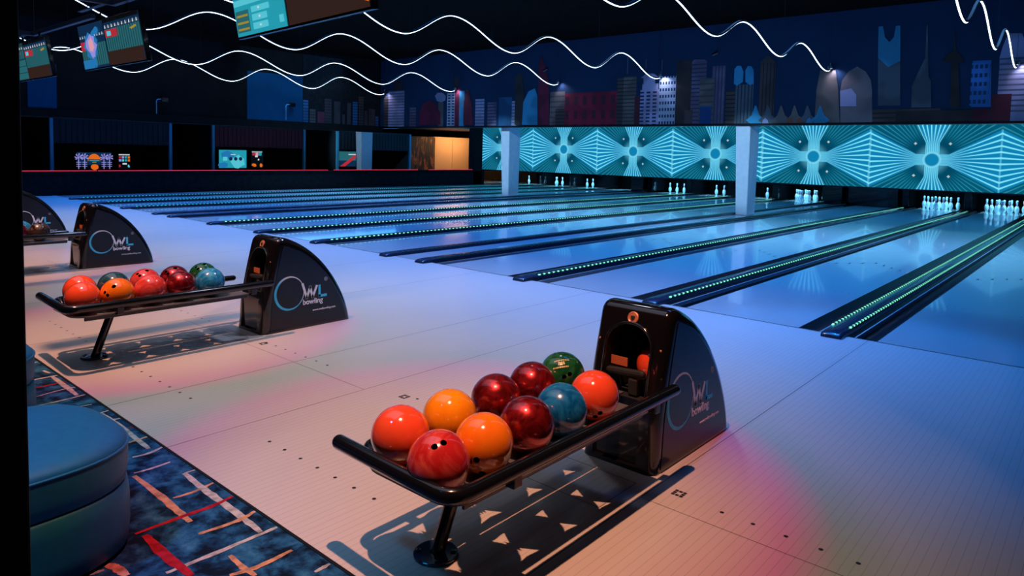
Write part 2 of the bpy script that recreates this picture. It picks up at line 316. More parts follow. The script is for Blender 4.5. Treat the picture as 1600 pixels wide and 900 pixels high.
POLYS= [('crimson', [(-17.91, 2.405), (-17.885, 2.852), (-17.716, 3.152), (-17.372, 3.281), (-17.029, 3.156), (-16.785, 2.83), (-16.741, 2.396)]), ('lav', [(-17.069, 3.432), (-16.937, 3.542), (-16.67, 3.532), (-16.502, 3.412), (-16.531, 3.255), (-16.728, 3.193), (-16.963, 3.246)]), ('crimson', [(-15.608, 2.387), (-15.598, 3.16), (-15.485, 3.596), (-15.361, 3.591), (-15.192, 3.04), (-15.142, 2.383)]), ('dkbrown', [(-13.253, 2.368), (-13.248, 3.917), (-13.142, 4.014), (-12.978, 3.984), (-12.848, 3.285), (-12.818, 2.364)]), ('cyan', [(-12.925, 2.365), (-12.895, 3.082), (-12.692, 3.422), (-12.432, 3.512), (-12.319, 3.267), (-12.288, 2.36)]), ('crimson', [(-12.262, 2.36), (-12.301, 4.267), (-12.206, 4.499), (-12.069, 4.252), (-11.871, 3.647), (-11.826, 2.356)]), ('lav', [(-8.589, 3.636), (-8.43, 3.752), (-8.188, 3.739), (-8.044, 3.644), (-8.142, 3.596)]), ('purple', [(-7.046, 3.979), (-6.994, 4.043), (-6.684, 4.022), (-6.627, 3.951)]), ('cyan', [(-5.866, 3.351), (-5.866, 3.723), (-5.802, 3.8), (-5.701, 3.794), (-5.627, 3.645), (-5.631, 3.388), (-5.778, 3.298)]), ('cyan', [(-5.565, 3.385), (-5.578, 3.674), (-5.517, 3.782), (-5.417, 3.76), (-5.363, 3.662), (-5.347, 3.327), (-5.445, 3.299)]), ('brown', [(-5.21, 3.842), (-5.133, 3.931), (-5.026, 4.018), (-4.894, 3.915), (-4.811, 3.816)]), ('tan', [(-3.826, 2.322), (-3.823, 3.121), (-3.759, 3.568), (-3.415, 3.548), (-3.336, 3.101), (-3.267, 2.317)]), ('dome', [(-3.253, 2.317), (-3.292, 3.07), (-3.263, 3.304), (-3.135, 3.502), (-2.949, 3.607), (-2.767, 3.481), (-2.651, 3.288), (-2.611, 3.043), (-2.572, 2.31)]), ('lav', [(-3.274, 2.716), (-3.292, 3.07), (-3.059, 3.119), (-2.942, 2.969), (-2.928, 2.707)]), ('cyan', [(-2.533, 3.78), (-2.556, 4.461), (-2.466, 4.466), (-2.414, 4.222), (-2.317, 4.102), (-2.233, 4.206), (-2.208, 4.441), (-2.12, 4.446), (-2.078, 3.678), (-2.313, 3.554)]), ('grey', [(-2.533, 3.78), (-2.313, 3.554), (-2.078, 3.678), (-2.024, 2.698), (-2.475, 2.71)]), ('grey', [(-1.809, 2.651), (-1.822, 3.109), (-1.726, 3.38), (-1.599, 3.714), (-1.612, 4.368), (-1.591, 4.42), (-1.516, 3.3), (-1.463, 3.216), (-1.431, 2.642)]), ('dkbrown', [(-1.088, 2.634), (-1.116, 3.547), (-1.26, 3.61), (-1.221, 3.741), (-1.085, 3.811), (-1.089, 4.277), (-1.039, 3.808), (-0.918, 3.693), (-0.878, 3.584), (-0.978, 3.538), (-0.903, 2.629)]), ('blue2', [(-0.71, 2.638), (-0.731, 3.588), (-0.411, 3.579), (-0.366, 2.629)]), ('lav2', [(-0.236, 2.263), (-0.273, 3.621), (-0.241, 3.811), (-0.189, 3.999), (-0.11, 4.093), (0.069, 4.077), (0.18, 3.778), (0.232, 3.586), (0.353, 2.258)]), ('cyan', [(-5.502, 2.418), (-5.359, 2.545), (-5.288, 2.783), (-5.256, 2.782), (-5.163, 2.541), (-5.011, 2.412), (-5.103, 2.318), (-5.397, 2.321)]), ('grey', [(-5.189, 2.414), (-5.049, 2.539), (-4.981, 2.775), (-4.949, 2.774), (-4.858, 2.536), (-4.71, 2.408), (-4.799, 2.315), (-5.087, 2.318)]), ('tan', [(-4.852, 2.41), (-4.716, 2.534), (-4.649, 2.766), (-4.618, 2.766), (-4.529, 2.531), (-4.384, 2.404), (-4.472, 2.312), (-4.752, 2.315)]), ('tan', [(-4.523, 2.406), (-4.39, 2.528), (-4.326, 2.758), (-4.295, 2.757), (-4.208, 2.525), (-4.067, 2.401), (-4.152, 2.31), (-4.425, 2.312)]), ('grey', [(-4.217, 2.402), (-4.088, 2.523), (-4.025, 2.75), (-3.995, 2.749), (-3.909, 2.52), (-3.771, 2.397), (-3.854, 2.307), (-4.122, 2.309)]), ('cyan', [(-3.918, 2.399), (-3.792, 2.518), (-3.731, 2.743), (-3.702, 2.742), (-3.618, 2.515), (-3.483, 2.393), (-3.564, 2.305), (-3.825, 2.307)]), ('cyan', [(-5.381, 2.32), (-5.369, 2.417), (-5.306, 2.48), (-5.238, 2.415), (-5.217, 2.319)]), ('lav', [(-5.087, 2.318), (-5.075, 2.413), (-5.014, 2.476), (-4.947, 2.411), (-4.926, 2.316)]), ('tan', [(-4.784, 2.315), (-4.772, 2.409), (-4.713, 2.471), (-4.647, 2.408), (-4.627, 2.314)]), ('orange', [(-4.472, 2.312), (-4.461, 2.405), (-4.402, 2.467), (-4.338, 2.404), (-4.318, 2.311)]), ('orange', [(-4.242, 2.31), (-4.232, 2.403), (-4.175, 2.463), (-4.111, 2.401), (-4.092, 2.309)]), ('cyan', [(-4.017, 2.309), (-4.007, 2.4), (-3.951, 2.46), (-3.889, 2.398), (-3.869, 2.307)])]
CARPET= [('W', 0.0088, [(-3.221, -4.933), (-3.218, -4.761)]), ('R', 0.0084, [(-3.051, -4.983), (-3.05, -4.86), (-3.054, -4.766)]), ('W', 0.0062, [(-2.877, -4.988), (-2.911, -4.829), (-2.887, -4.752)]), ('W', 0.008, [(-2.714, -5.018), (-2.714, -4.888), (-2.729, -4.759)]), ('W', 0.0147, [(-3.229, -4.81), (-2.947, -4.812), (-2.743, -4.817)]), ('W', 0.0059, [(-2.544, -4.879), (-2.532, -4.809)]), ('W', 0.0144, [(-2.346, -4.823), (-2.077, -4.819), (-1.713, -4.83)]), ('W', 0.0077, [(-2.359, -4.826), (-2.373, -4.767)]), ('W', 0.0093, [(-2.221, -4.833), (-2.201, -4.761)]), ('O', 0.0088, [(-1.852, -4.87), (-1.864, -4.764)]), ('W', 0.0099, [(-1.669, -4.92), (-1.661, -4.851), (-1.688, -4.772)]), ('R', 0.0054, [(-2.035, -4.802), (-2.036, -4.769)]), ('W', 0.0079, [(-1.5, -4.977), (-1.494, -4.905), (-1.5, -4.82)]), ('O', 0.0153, [(-1.472, -4.986), (-1.191, -4.983), (-1.007, -4.987), (-0.921, -4.989)]), ('O', 0.0089, [(-1.155, -4.955), (-1.146, -4.87), (-1.166, -4.779)]), ('W', 0.0153, [(-1.343, -4.826), (-1.101, -4.834), (-0.847, -4.835), (-0.659, -4.842)]), ('W', 0.0063, [(-1.343, -4.826), (-1.34, -4.771)]), ('R', 0.0114, [(-0.983, -5.167), (-0.981, -4.977), (-0.977, -4.871), (-0.996, -4.775)]), ('O', 0.0109, [(-0.814, -5.007), (-0.799, -4.86), (-0.817, -4.777)]), ('W', 0.0113, [(-0.654, -5.192), (-0.648, -5.02), (-0.646, -4.782)]), ('R', 0.0186, [(-0.948, -5.147), (-0.747, -5.148), (-0.576, -5.14)]), ('O', 0.0109, [(-0.597, -4.996), (-0.495, -4.999), (-0.422, -4.994)]), ('O', 0.011, [(-0.485, -5.053), (-0.462, -4.957), (-0.468, -4.827)]), ('O', 0.0169, [(-0.848, -5.31), (-0.808, -5.294), (-0.733, -5.287)]), ('W', 0.0086, [(-0.296, -4.845), (-0.299, -4.782)]), ('W', 0.0084, [(-0.832, -5.37), (-0.824, -5.326)]), ('W', 0.0074, [(-3.941, -4.781), (-3.963, -4.727)]), ('W', 0.0088, [(-3.382, -4.812), (-3.293, -4.799)]), ('W', 0.0072, [(-3.759, -4.822), (-3.772, -4.745)]), ('W', 0.007, [(-3.583, -4.855), (-3.617, -4.763)])]

# ================================================================== the setting
bm = bmesh.new(); box(bm, -30, 7, -10, 22, -0.30, -0.12)
tag(build('floor', bm, 'black_matte'), 'dark sub-floor under the bowling lanes and the arcade', 'floor', kind='structure')
bm = bmesh.new(); box(bm, -30, -20.2, -10, 22, -0.12, 0.0)
tag(build('floor', bm, 'black_matte'), 'dark floor of the arcade beyond the low side wall', 'floor', kind='structure')

# approach: maple boards with panel seams, guide dots and small square marks
bm = bmesh.new(); box(bm, -20.0, 6.5, -4.765, 0.0, -0.12, 0.0)
e = 0.0004
for x in (0.25, -1.67, -2.45, -4.10, -5.60, -7.50, -9.2, -10.9, -12.6, -14.3, 1.92, 3.6):
    quad(bm, (x-0.0022, -4.765, e), (x+0.0022, -4.765, e), (x+0.0022, 0, e), (x-0.0022, 0, e), 1)
for xa, xb, y in ((0.25, 1.92, -3.60), (-2.45, -1.67, -3.60), (-4.1, -2.45, -3.60), (-20, 6.5, -0.012)):
    w = 0.0016 if y < -1 else 0.008
    quad(bm, (xa, y-w, e), (xb, y-w, e), (xb, y+w, e), (xa, y+w, e), 1 if y < -1 else 2)
def disc(bm, x, y, r, z, mat, n=12):
    f = bm.faces.new([bm.verts.new((x+r*math.cos(2*math.pi*k/n), y+r*math.sin(2*math.pi*k/n), z)) for k in range(n)]); f.material_index = mat
for x in RETX:                                                  # floor hatch under each rack
    for xa, ya, xb, yb in ((-0.22, -3.80, -0.216, -3.50), (0.166, -3.80, 0.17, -3.50), (-0.22, -3.504, 0.17, -3.50), (-0.22, -3.80, 0.17, -3.796)):
        quad(bm, (x+xa, ya, e), (x+xb, ya, e), (x+xb, yb, e), (x+xa, yb, e), 1)
e2 = 0.0008
for k in range(-11, 3):
    cx = -0.97 + 1.6911*k if k < 1 else 0.82 + 1.6911*(k-1)
    for j in range(-3, 4):
        disc(bm, cx + j*0.138, -4.39, 0.009, e2, 2); disc(bm, cx + j*0.130 + (0.13 if k > 0 else 0.04), -3.48, 0.009, e2, 2)
for x, y in ((0.355, -3.455), (-1.40, -3.51), (-3.0, -3.51), (-4.9, -3.5)):
    for i in range(3):
        for j in range(3):
            if (i, j) != (1, 1):
                x0 = x-0.028+i*0.019; y0 = y-0.028+j*0.019
                quad(bm, (x0, y0, e2), (x0+0.0155, y0, e2), (x0+0.0155, y0+0.0155, e2), (x0, y0+0.0155, e2), 2)
tag(build('approach_floor', bm, ['approach', 'seam', 'dark_mark']), 'pale boarded bowling approach with dark guide dots', 'floor', kind='structure')

# carpet with brushed crossing strokes
b = NB('carpet_navy'); v = b.xyz('World')[3]
n1 = b.noise(v, 9.0, 6, 0.25, 0.62); n2 = b.noise(v, 60, 3)
c = b.ramp(n1, [(0.40, (0.003, 0.007, 0.016)), (0.48, (0.008, 0.045, 0.11)), (0.56, (0.02, 0.12, 0.25)), (0.72, (0.06, 0.24, 0.40))])
b.l.new(b.mix(b.op('MULTIPLY', n2, 0.5), c, (0.005, 0.02, 0.045)), b.b.inputs['Base Color']); b.b.inputs['Roughness'].default_value = 0.95; b.b.inputs['Specular IOR Level'].default_value = 0.1
bp_ = b.new('ShaderNodeBump'); bp_.inputs['Strength'].default_value = 0.5; bp_.inputs['Distance'].default_value = 0.004; b.l.new(n2, bp_.inputs['Height']); b.l.new(bp_.outputs[0], b.b.inputs['Normal'])
MAT['carpet'] = b.m
def yarn(name, col):
    b = NB(name); v = b.xyz('World')[3]; n = b.noise(v, 25, 5)
    b.l.new(b.ramp(n, [(0.35, tuple(c*0.5 for c in col)), (0.6, col)]), b.b.inputs['Base Color']); b.b.inputs['Roughness'].default_value = 0.95; b.b.inputs['Specular IOR Level'].default_value = 0.1; MAT[name] = b.m
yarn('yarn_white', (0.50, 0.46, 0.44)); yarn('yarn_orange', (0.62, 0.30, 0.17)); yarn('yarn_red', (0.42, 0.015, 0.03))
bm = bmesh.new(); box(bm, -20.0, 6.5, -10, -4.777, -0.12, 0.0)
STROKES = list(CARPET)
rc = random.Random(3)
for i in range(70):                                             # the pattern goes on beyond the photograph's edge
    x = rc.uniform(-12, 5); y = rc.uniform(-8.5, -4.95)
    if -3.6 < x < 0.2 and y > -5.75: continue
    if rc.random() < 0.5: d = (rc.uniform(0.3, 0.7), rc.uniform(-0.08, 0.08))
    else: d = (rc.uniform(-0.08, 0.08), rc.uniform(0.25, 0.55))
    y1 = min(y+d[1], -4.85)
    STROKES.append((rc.choice('WWOR'), rc.uniform(0.012, 0.03), [(x, y), (x+d[0]*0.5, (y+y1)/2), (x+d[0], y1)]))
for si, (cc, w, pts) in enumerate(STROKES):
    cr_ = crom([p for p in pts], 7) if len(pts) > 2 else [Vector((*pts[0], 0)).lerp(Vector((*pts[1], 0)), t/10) for t in range(11)]
    n = len(cr_); L_, R_ = [], []
    for i, p in enumerate(cr_):
        t = (cr_[min(i+1, n-1)] - cr_[max(i-1, 0)]).normalized(); nn = Vector((-t.y, t.x, 0))
        ww = w*0.95*(0.45 + 0.65*math.sin(math.pi*(0.12+0.76*i/(n-1)))*rc.uniform(0.75, 1.2))
        z = 0.0006 + 0.00012*(si % 12)
        q = p + nn*ww*rc.uniform(0.8, 1.15); q2 = p - nn*ww*rc.uniform(0.8, 1.15)
        L_.append(bm.verts.new((q.x, min(q.y, -4.779), z))); R_.append(bm.verts.new((q2.x, min(q2.y, -4.779), z)))
    for i in range(n-1):
        f = bm.faces.new((L_[i], R_[i], R_[i+1], L_[i+1])); f.material_index = {'W': 1, 'O': 2, 'R': 3}[cc]
tag(build('carpet_floor', bm, ['carpet', 'yarn_white', 'yarn_orange', 'yarn_red']), 'navy carpet with white, peach and red brush strokes', 'carpet', kind='structure')
bm = bmesh.new(); box(bm, -20.0, 6.5, -4.777, -4.765, -0.12, 0.004, bev=0.0015)
tag(build('trim_1', bm, 'trim_black'), kind='structure')

bm = bmesh.new(); box(bm, -30, 7, -10, 22, 4.95, 5.1)
tag(build('ceiling', bm, 'ceiling_black'), kind='structure')
bm = bmesh.new(); box(bm, -30, 7, 20.45, 20.6, -0.12, 4.95)
tag(build('wall_back', bm, 'black_wall'), kind='structure')
bm = bmesh.new(); box(bm, 6.8, 7, -10, 20.45, -0.12, 4.95)
tag(build('wall_right', bm, 'black_wall'), kind='structure')
bm = bmesh.new(); box(bm, -30, 7, -10.2, -10, -0.12, 4.95)
tag(build('wall_front', bm, 'black_wall'), kind='structure')
bm = bmesh.new(); box(bm, -27.2, -27.0, -10, 20.45, 0, 4.95)
tag(build('wall_left', bm, 'black_wall'), kind='structure')
# upper side wall over the arcade opening, with its beam; dark navy paint
MAT['navy_wall'] = pbr('navy_wall', (0.016, 0.012, 0.0095), 0.9, var=0.15, vscale=2, spec=0.05)
MAT['blue_lit_wall'] = pbr('blue_lit_wall', (0.003, 0.062, 0.125), 0.8, var=0.1, vscale=2, spec=0.1)  # blue light falling on the side wall, put into the colour
bm = bmesh.new(); box(bm, -20.55, -20.25, -10, 11.30, 2.22, 4.95); box(bm, -20.58, -20.20, -10, 11.3, 2.12, 2.36, 0)
tag(build('wall_upper_left', bm, ['navy_wall']), kind='structure')
bm = bmesh.new(); box(bm, -20.26, -20.22, 5.62, 7.70, 2.36, 3.95)  # thin raised slab carrying the painted blue light
tag(build('blue_lit_patch_1', bm, 'blue_lit_wall'), 'blue lit patch of the dark upper side wall, its light painted on', kind='structure')
bm = bmesh.new(); box(bm, -20.26, -20.22, -0.55, 0.12, 2.36, 3.55)  # second slab with the blue light painted in
tag(build('blue_lit_patch_2', bm, 'blue_lit_wall'), kind='structure')
# low side wall with its red light line
bm = bmesh.new(); box(bm, -20.20, -20.0, -10, 16.9, 0, 0.66); box(bm, -20.24, -19.97, -10, 16.9, 0.60, 0.66); box(bm, -20.30, -20.0, 16.2, 16.75, 0.0, 2.6)
tag(build('wall_low_left', bm, 'black_wall'), kind='structure')
# bulkhead across the lanes (carries the mural) with a black lower trim
bm = bmesh.new(); box(bm, -20.55, 7, 11.139, 11.40, 2.30, 4.95)
tag(build('wall_bulkhead', bm, 'navy_wall'), kind='structure')
bm = bmesh.new(); box(bm, -20.25, 7, 11.10, 11.42, 2.285, 2.335)
tag(build('trim_4', bm, 'trim_black'), kind='structure')
# foreground pillar
bm = bmesh.new(); box(bm, 0.15, 0.54, -6.30, -5.874, 0, 4.95, bev=0.004)
tag(build('pillar', bm, 'black_matte'), 'black square pillar at the left edge, nearest the viewer', 'pillar', kind='structure')

t = empty('red_light_line', (-19.98, -9.0, 0.672))
for a, bb in ((-8.9, 1.0), (1.03, 8.6), (8.85, 12.9), (13.5, 16.1)):
    bm = bmesh.new(); tube(bm, [(0, a+9, 0), (0, bb+9, 0)], 0.011, 8); build('light_tube', bm, 'led_red', t, True)
tag(t, 'thin red light line running along the top of the low side wall', 'light')

# ================================================================== lanes
ORD = ['first', 'second', 'third', 'fourth', 'fifth', 'sixth', 'seventh', 'eighth', 'ninth', 'tenth', 'eleventh', 'twelfth', 'thirteenth', 'fourteenth']
CW = 0.0825                                                     # half width of a divider cap
BED = 0.533
lanes = []
cx = CAPX
for i in range(len(cx)-1):
    if abs(cx[i]-cx[i+1]) > 1.0: lanes.append((cx[i]+cx[i+1])/2)
lanes.append(cx[-1]-P/2)
def lane(xc, label):
    root = empty('bowling_lane', (xc, 0, 0))
    bm = bmesh.new(); box(bm, -BED, BED, 0.004, 18.35, -0.11, 0.0)
    for j in range(-3, 4):
        y = 4.79 - abs(j)*0.155; x = j*0.135
        f = bm.faces.new([bm.verts.new(p) for p in ((x-0.02, y-0.08, e), (x, y-0.05, e), (x+0.02, y-0.08, e), (x, y+0.08, e))]); f.material_index = 1
    for sx in (-1, 1):
        for o_ in (0.24, 0.31, 0.38, 0.45): disc(bm, sx*o_, 2.05, 0.011, e, 1)
    build('lane_bed', bm, ['lane', 'dark_mark'], root)
    bm = bmesh.new(); box(bm, -BED, BED, 18.352, LANE_END, -0.11, 0.0)
    build('pin_deck', bm, ['pin_deck'], root)
    for s in (-1, 1):
        bm = bmesh.new(); n = 8; w0 = BED+0.002; w1 = P/2-CW-0.002
        pr = [(w0 + (w1-w0)*k/n, -0.075*math.sin(math.pi*k/n)**0.8 - 0.004) for k in range(n+1)]
        a = [bm.verts.new((s*x, 0.004, z)) for x, z in pr]; c_ = [bm.verts.new((s*x, LANE_END, z)) for x, z in pr]
        for k in range(n): bm.faces.new((a[k], a[k+1], c_[k+1], c_[k]))
        bm.faces.new([bm.verts.new((s*x, 0.004, z)) for x, z in ((w0, -0.11), (w0, -0.004), (w1, -0.004), (w1, -0.11))])
        g = sharp(build('gutter', bm, 'gutter', root))
        bm = bmesh.new(); box(bm, s*(w1-0.055)-0.006, s*(w1-0.055)+0.006, 0.02, 17.8, -0.045, -0.006)
        build('bumper_rail', bm, 'rail_alu', g)
    tag(root, label, 'bowling lane', 'bowling lanes')
for i, x in enumerate(lanes):
    where = ['glossy blue lit bowling lane, rightmost, right of the wide green lit divider', 'bowling lane ending at the rightmost full rack of pins', 'bowling lane ending at the second full rack of pins from the right', 'bowling lane ending at the dark closed pit right of the nearest white post'][i] if i < 4 else \
        '%s bowling lane left of the nearest white post' % ORD[i-4] if i < 8 else '%s bowling lane left of the far white post' % ORD[i-8]
    lane(x, where)

def divider(xc, label, leds, wide=False):
    root = empty('lane_divider', (xc, 0, 0)); hw = CW
    prof = [(-hw, -0.11), (-hw, 0.030), (-hw+0.006, 0.042), (-hw+0.022, 0.050), (0, 0.053), (hw-0.022, 0.050), (hw-0.006, 0.042), (hw, 0.030), (hw, -0.11)]
    bm = bmesh.new(); prism(bm, prof, 'y', 0.02, 18.33)
    sharp(build('cap', bm, 'cap_navy', root), 50)
    # rounded nose on the approach
    bm = bmesh.new(); st = [(-0.170, 0.86, 0.16), (-0.168, 0.93, 0.42), (-0.158, 0.98, 0.66), (-0.135, 1.0, 0.85), (-0.09, 1.0, 0.97), (0.019, 1.0, 1.0)]
    rings = []
    for y, sw, sh in st:
        rings.append([bm.verts.new((x*sw, y, 0.0005 if z < 0 else max(0.001, z*sh))) for x, z in prof])
    for a, c_ in zip(rings[:-1], rings[1:]):
        for k in range(len(prof)-1): bm.faces.new((a[k], a[k+1], c_[k+1], c_[k]))
    bm.faces.new(rings[0]); bm.faces.new(rings[-1][::-1])
    sharp(build('nose', bm, 'cap_navy', root), 50)
    for s, m in zip((-1, 1), leds):
        if m is None: continue
        bm = bmesh.new(); c0 = s*(hw-0.012)
        prism(bm, [(c0-0.007, 0.045), (c0-0.007, 0.0545), (c0+0.007, 0.0545), (c0+0.007, 0.042)], 'y', 0.12, 18.3)
        build('led_strip', bm, m, root)
    tag(root, label, 'lane divider', 'lane dividers')
DL = {1: ('led_green', 'led_green'), 2: (None, 'led_green'), 3: (None, 'led_green'), 4: (None, 'led_dim'), 5: (None, 'led_dim'), 9: (None, None), 10: (None, None)}
for i, x in enumerate(CAPX):
    if i == 0: continue
    side = '%s lane divider from the right' % ORD[i-1]
    look = {1: 'wide dark lane divider with two green light lines, ', 2: 'dark divider starting behind the nearest ball return hood, ', 3: 'dark divider with a bright green light line, ', 4: 'dimly lit divider right of the post aisle, ', 5: 'dimly lit divider left of the post aisle, ',
            9: 'unlit divider right of the far aisle, ', 10: 'unlit divider left of the far aisle, '}.get(i, 'dark divider with a teal light line, ')
    divider(x, look + side, DL.get(i, (None, 'led_green' if i < 9 else 'led_teal')))
for x, lab in ((-3*P-A/2, 'pale boarded aisle strip in front of the nearest white post'), (-7*P-1.5*A, 'pale boarded aisle strip in front of the far white post')):
    bm = bmesh.new(); box(bm, x-A/2+CW+0.002, x+A/2-CW-0.002, 0.004, 18.3, -0.11, 0.0)
    tag(build('aisle_strip', bm, 'lane'), lab, 'aisle strip')

# pin pits: black kickback panels between lanes, lamps over the decks
for i, x in enumerate(CAPX[1:]):
    bm = bmesh.new(); box(bm, x-0.10, x+0.10, 18.80, 20.40, 0.0545, 0.572, bev=0.006)
    tag(build('kickback_panel', bm, 'black_gloss'), 'black glossy partition beside the pins at the end of the %s divider from the right' % ORD[i], 'partition', 'pit partitions')
for x, lab in ((-3*P-A/2, 'black panel closing the pit aisle beside the dark closed lane'), (-7*P-1.5*A, 'black panel closing the pit aisle right of the empty deck')):
    bm = bmesh.new(); box(bm, x-A/2+0.105, x+A/2-0.105, 18.40, 18.50, 0.001, 0.585, bev=0.006)
    tag(build('pit_closure', bm, 'black_gloss'), lab, 'panel')
bm = bmesh.new(); box(bm, lanes[3]-0.70, lanes[3]+0.70, 18.46, 18.50, 0.02, 0.585, bev=0.004)
tag(build('pit_guard', bm, 'black_gloss'), 'black guard lowered in front of the pins on the closed lane', 'guard')
for i, x in enumerate(lanes):
    if i in (0, 3): continue
    area('pin_deck_lamp', (x, 19.25, 1.05), (1.0, 0.5), 24, (0.16, 0.62, 1.0), spread=math.radians(110))
# extra pin deck seen past the end of the low wall
root = empty('bowling_lane', (-21.15, 0, 0))
bm = bmesh.new(); box(bm, -0.55, 0.55, 16.95, LANE_END, 0.001, 0.004); build('lane_bed', bm, 'lane', root)
bm = bmesh.new(); box(bm, -0.55, 0.55, 18.36, LANE_END, 0.0045, 0.008); build('pin_deck', bm, 'pin_deck', root)
tag(root, 'far end of a lane seen past the low wall, left of the far white post', 'bowling lane', 'bowling lanes')
area('pin_deck_lamp', (-21.15, 19.25, 1.05), (1.0, 0.5), 13, (0.16, 0.62, 1.0), spread=math.radians(110))

# pins
bm = bmesh.new()
PR = [(0.0258, 0), (0.0275, 0.004), (0.036, 0.019), (0.0497, 0.057), (0.0580, 0.086), (0.0605, 0.114), (0.0580, 0.149), (0.0490, 0.184), (0.0313, 0.220), (0.0250, 0.239), (0.0235, 0.254), (0.0245, 0.270), (0.0275, 0.298), (0.0310, 0.325), (0.0323, 0.343), (0.0300, 0.360), (0.0225, 0.3745), (0.011, 0.380), (0.003, 0.381)]
PR = [(r*1.03, z*1.03) for r, z in PR]
lathe(bm, PR, 20)
for f in bm.faces:
    z = f.calc_center_median().z
    if 0.225*1.03 < z < 0.238*1.03 or 0.258*1.03 < z < 0.27*1.03: f.material_index = 1
pin0 = None; pin_me = None
SP = 0.3048*1.03
SPOT = {1: (0, 0), 2: (-.5, 1), 3: (.5, 1), 4: (-1, 2), 5: (0, 2), 6: (1, 2), 7: (-1.5, 3), 8: (-.5, 3), 9: (.5, 3), 10: (1.5, 3)}
full = list(range(1, 11))
PINS = [(1, full, 'rack of pins at the right edge of the photo'), (2, full, 'rack of pins second from the right edge of the photo'),
        (4, full, 'crowded rack of pins just right of the nearest white post'), (5, [9, 10], 'pair of pins beside the nearest white post'),
        (6, [8, 9, 10], 'row of three pins left of the nearest post'), (7, [7, 8, 9], 'row of pins midway between the two white posts'),
        (9, [7, 8], 'second pair of pins right of the far white post'), (10, [7, 4, 8], 'first pin cluster right of the far white post'), (11, [7], 'row at the far white post')]
pb = build('bowling_pin', bm, ['pin_white', 'pin_red'], None, True)
first = True
for li, ids, lab in PINS:
    for k in ids:
        o = pb if first else pb.copy()
        if not first: COL.objects.link(o)
        first = False
        o.location = (lanes[li] + SPOT[k][0]*SP + (0.07 if li > 3 else 0), PIN_Y + SPOT[k][1]*SP*0.866, 0.0002)
        tag(o, 'white bowling pin in the ' + lab, 'bowling pin', 'bowling pins')

# ================================================================== masking screens
b = NB('screen_pattern'); b.n.remove(b.b); X, Y, Z, v = b.xyz()
X = b.op('SUBTRACT', b.op('MULTIPLY', b.op('FRACT', b.op('DIVIDE', b.op('ADD', X, 1.76), 3.52)), 3.52), 1.76); ax = b.op('ABSOLUTE', X); az = b.op('ABSOLUTE', Z)
def line(coord, count, width, soft):
    fr = b.op('ABSOLUTE', b.op('SUBTRACT', b.op('FRACT', b.op('MULTIPLY', coord, count)), 0.5))   # .0 at line
    n = b.new('ShaderNodeMapRange'); n.interpolation_type = 'SMOOTHSTEP'; b.plug(n.inputs[0], fr); n.inputs[1].default_value = width+soft; n.inputs[2].default_value = width; return n.outputs[0]
def step(val, e0, e1):
    n = b.new('ShaderNodeMapRange'); n.interpolation_type = 'SMOOTHSTEP'; b.plug(n.inputs[0], val); n.inputs[1].default_value = e0; n.inputs[2].default_value = e1; return n.outputs[0]
hh = b.op('MAXIMUM', b.op('SUBTRACT', b.op('MULTIPLY', ax, 0.56), 0.08), 0.17)
th = b.op('DIVIDE', az, hh)
vh = b.op('MAXIMUM', b.op('SUBTRACT', b.op('MULTIPLY', az, 0.46), 0.06), 0.18)
tv = b.op('DIVIDE', ax, vh)
inH = step(th, 1.08, 0.98); inV = step(tv, 1.08, 0.98)
r = b.op('SQRT', b.op('ADD', b.op('MULTIPLY', X, X), b.op('MULTIPLY', Z, Z)))
core = step(r, 0.20, 0.25)
fadeH = b.op('ADD', 0.45, b.op('MULTIPLY', step(ax, 0.5, 1.3), 0.75))
dash = b.op('ADD', 0.72, b.op('MULTIPLY', b.noise(v, 3.0, 2), 0.5))
lh = b.op('MULTIPLY', b.op('MULTIPLY', b.op('MULTIPLY', line(th, 5.0, 0.07, 0.13), inH), fadeH), dash)
lv = b.op('MULTIPLY', b.op('MULTIPLY', line(tv, 3.5, 0.07, 0.16), inV), b.op('ADD', 0.75, b.op('MULTIPLY', step(az, 0.4, 0.9), 0.25)))
ang = b.op('ARCTAN2', az, ax)
rays = b.op('MULTIPLY', line(ang, 12.5, 0.02, 0.20), step(r, 0.6, 1.1))
outer = b.op('MULTIPLY', b.op('SUBTRACT', 1.0, inH), b.op('SUBTRACT', 1.0, inV))
edge = b.op('MULTIPLY', step(ax, 1.725, 1.75), inH)
ring = b.op('MULTIPLY', step(r, 0.27, 0.23), step(r, 0.17, 0.21))
dots = step(b.op('ADD', b.op('ABSOLUTE', b.op('SUBTRACT', ax, 0.47)), b.op('ABSOLUTE', b.op('SUBTRACT', az, 0.50))), 0.06, 0.03)
hub = step(r, 0.55, 0.25)
bgc = b.mix(b.noise(v, 0.9, 2), (0.0, 0.065, 0.15), (0.0, 0.13, 0.20))
shade = b.op('MULTIPLY', step(r, 0.30, 0.45), step(r, 1.0, 0.55)); bgc = b.mix(b.op('MULTIPLY', shade, 0.55), bgc, (0.0, 0.035, 0.085))
c1 = b.mix(b.op('MULTIPLY', b.op('MAXIMUM', inH, inV), 0.85), bgc, (0.005, 0.24, 0.50))
arms = b.op('MAXIMUM', b.op('MULTIPLY', inH, step(ax, 0.95, 0.35)), b.op('MULTIPLY', inV, step(az, 0.95, 0.35)))
c1 = b.mix(b.op('MULTIPLY', b.op('MULTIPLY', arms, core), 0.45), c1, (0.12, 0.62, 0.88))
c1 = b.mix(b.op('MULTIPLY', b.op('MULTIPLY', hub, core), 0.35), c1, (0.15, 0.62, 0.85))
c1 = b.mix(b.op('MULTIPLY', b.op('MULTIPLY', rays, outer), 0.26), c1, (0.10, 0.62, 0.78))
li = b.op('MINIMUM', b.op('ADD', b.op('MULTIPLY', b.op('MAXIMUM', lh, lv), core), b.op('MULTIPLY', edge, 0.35)), 1.0)
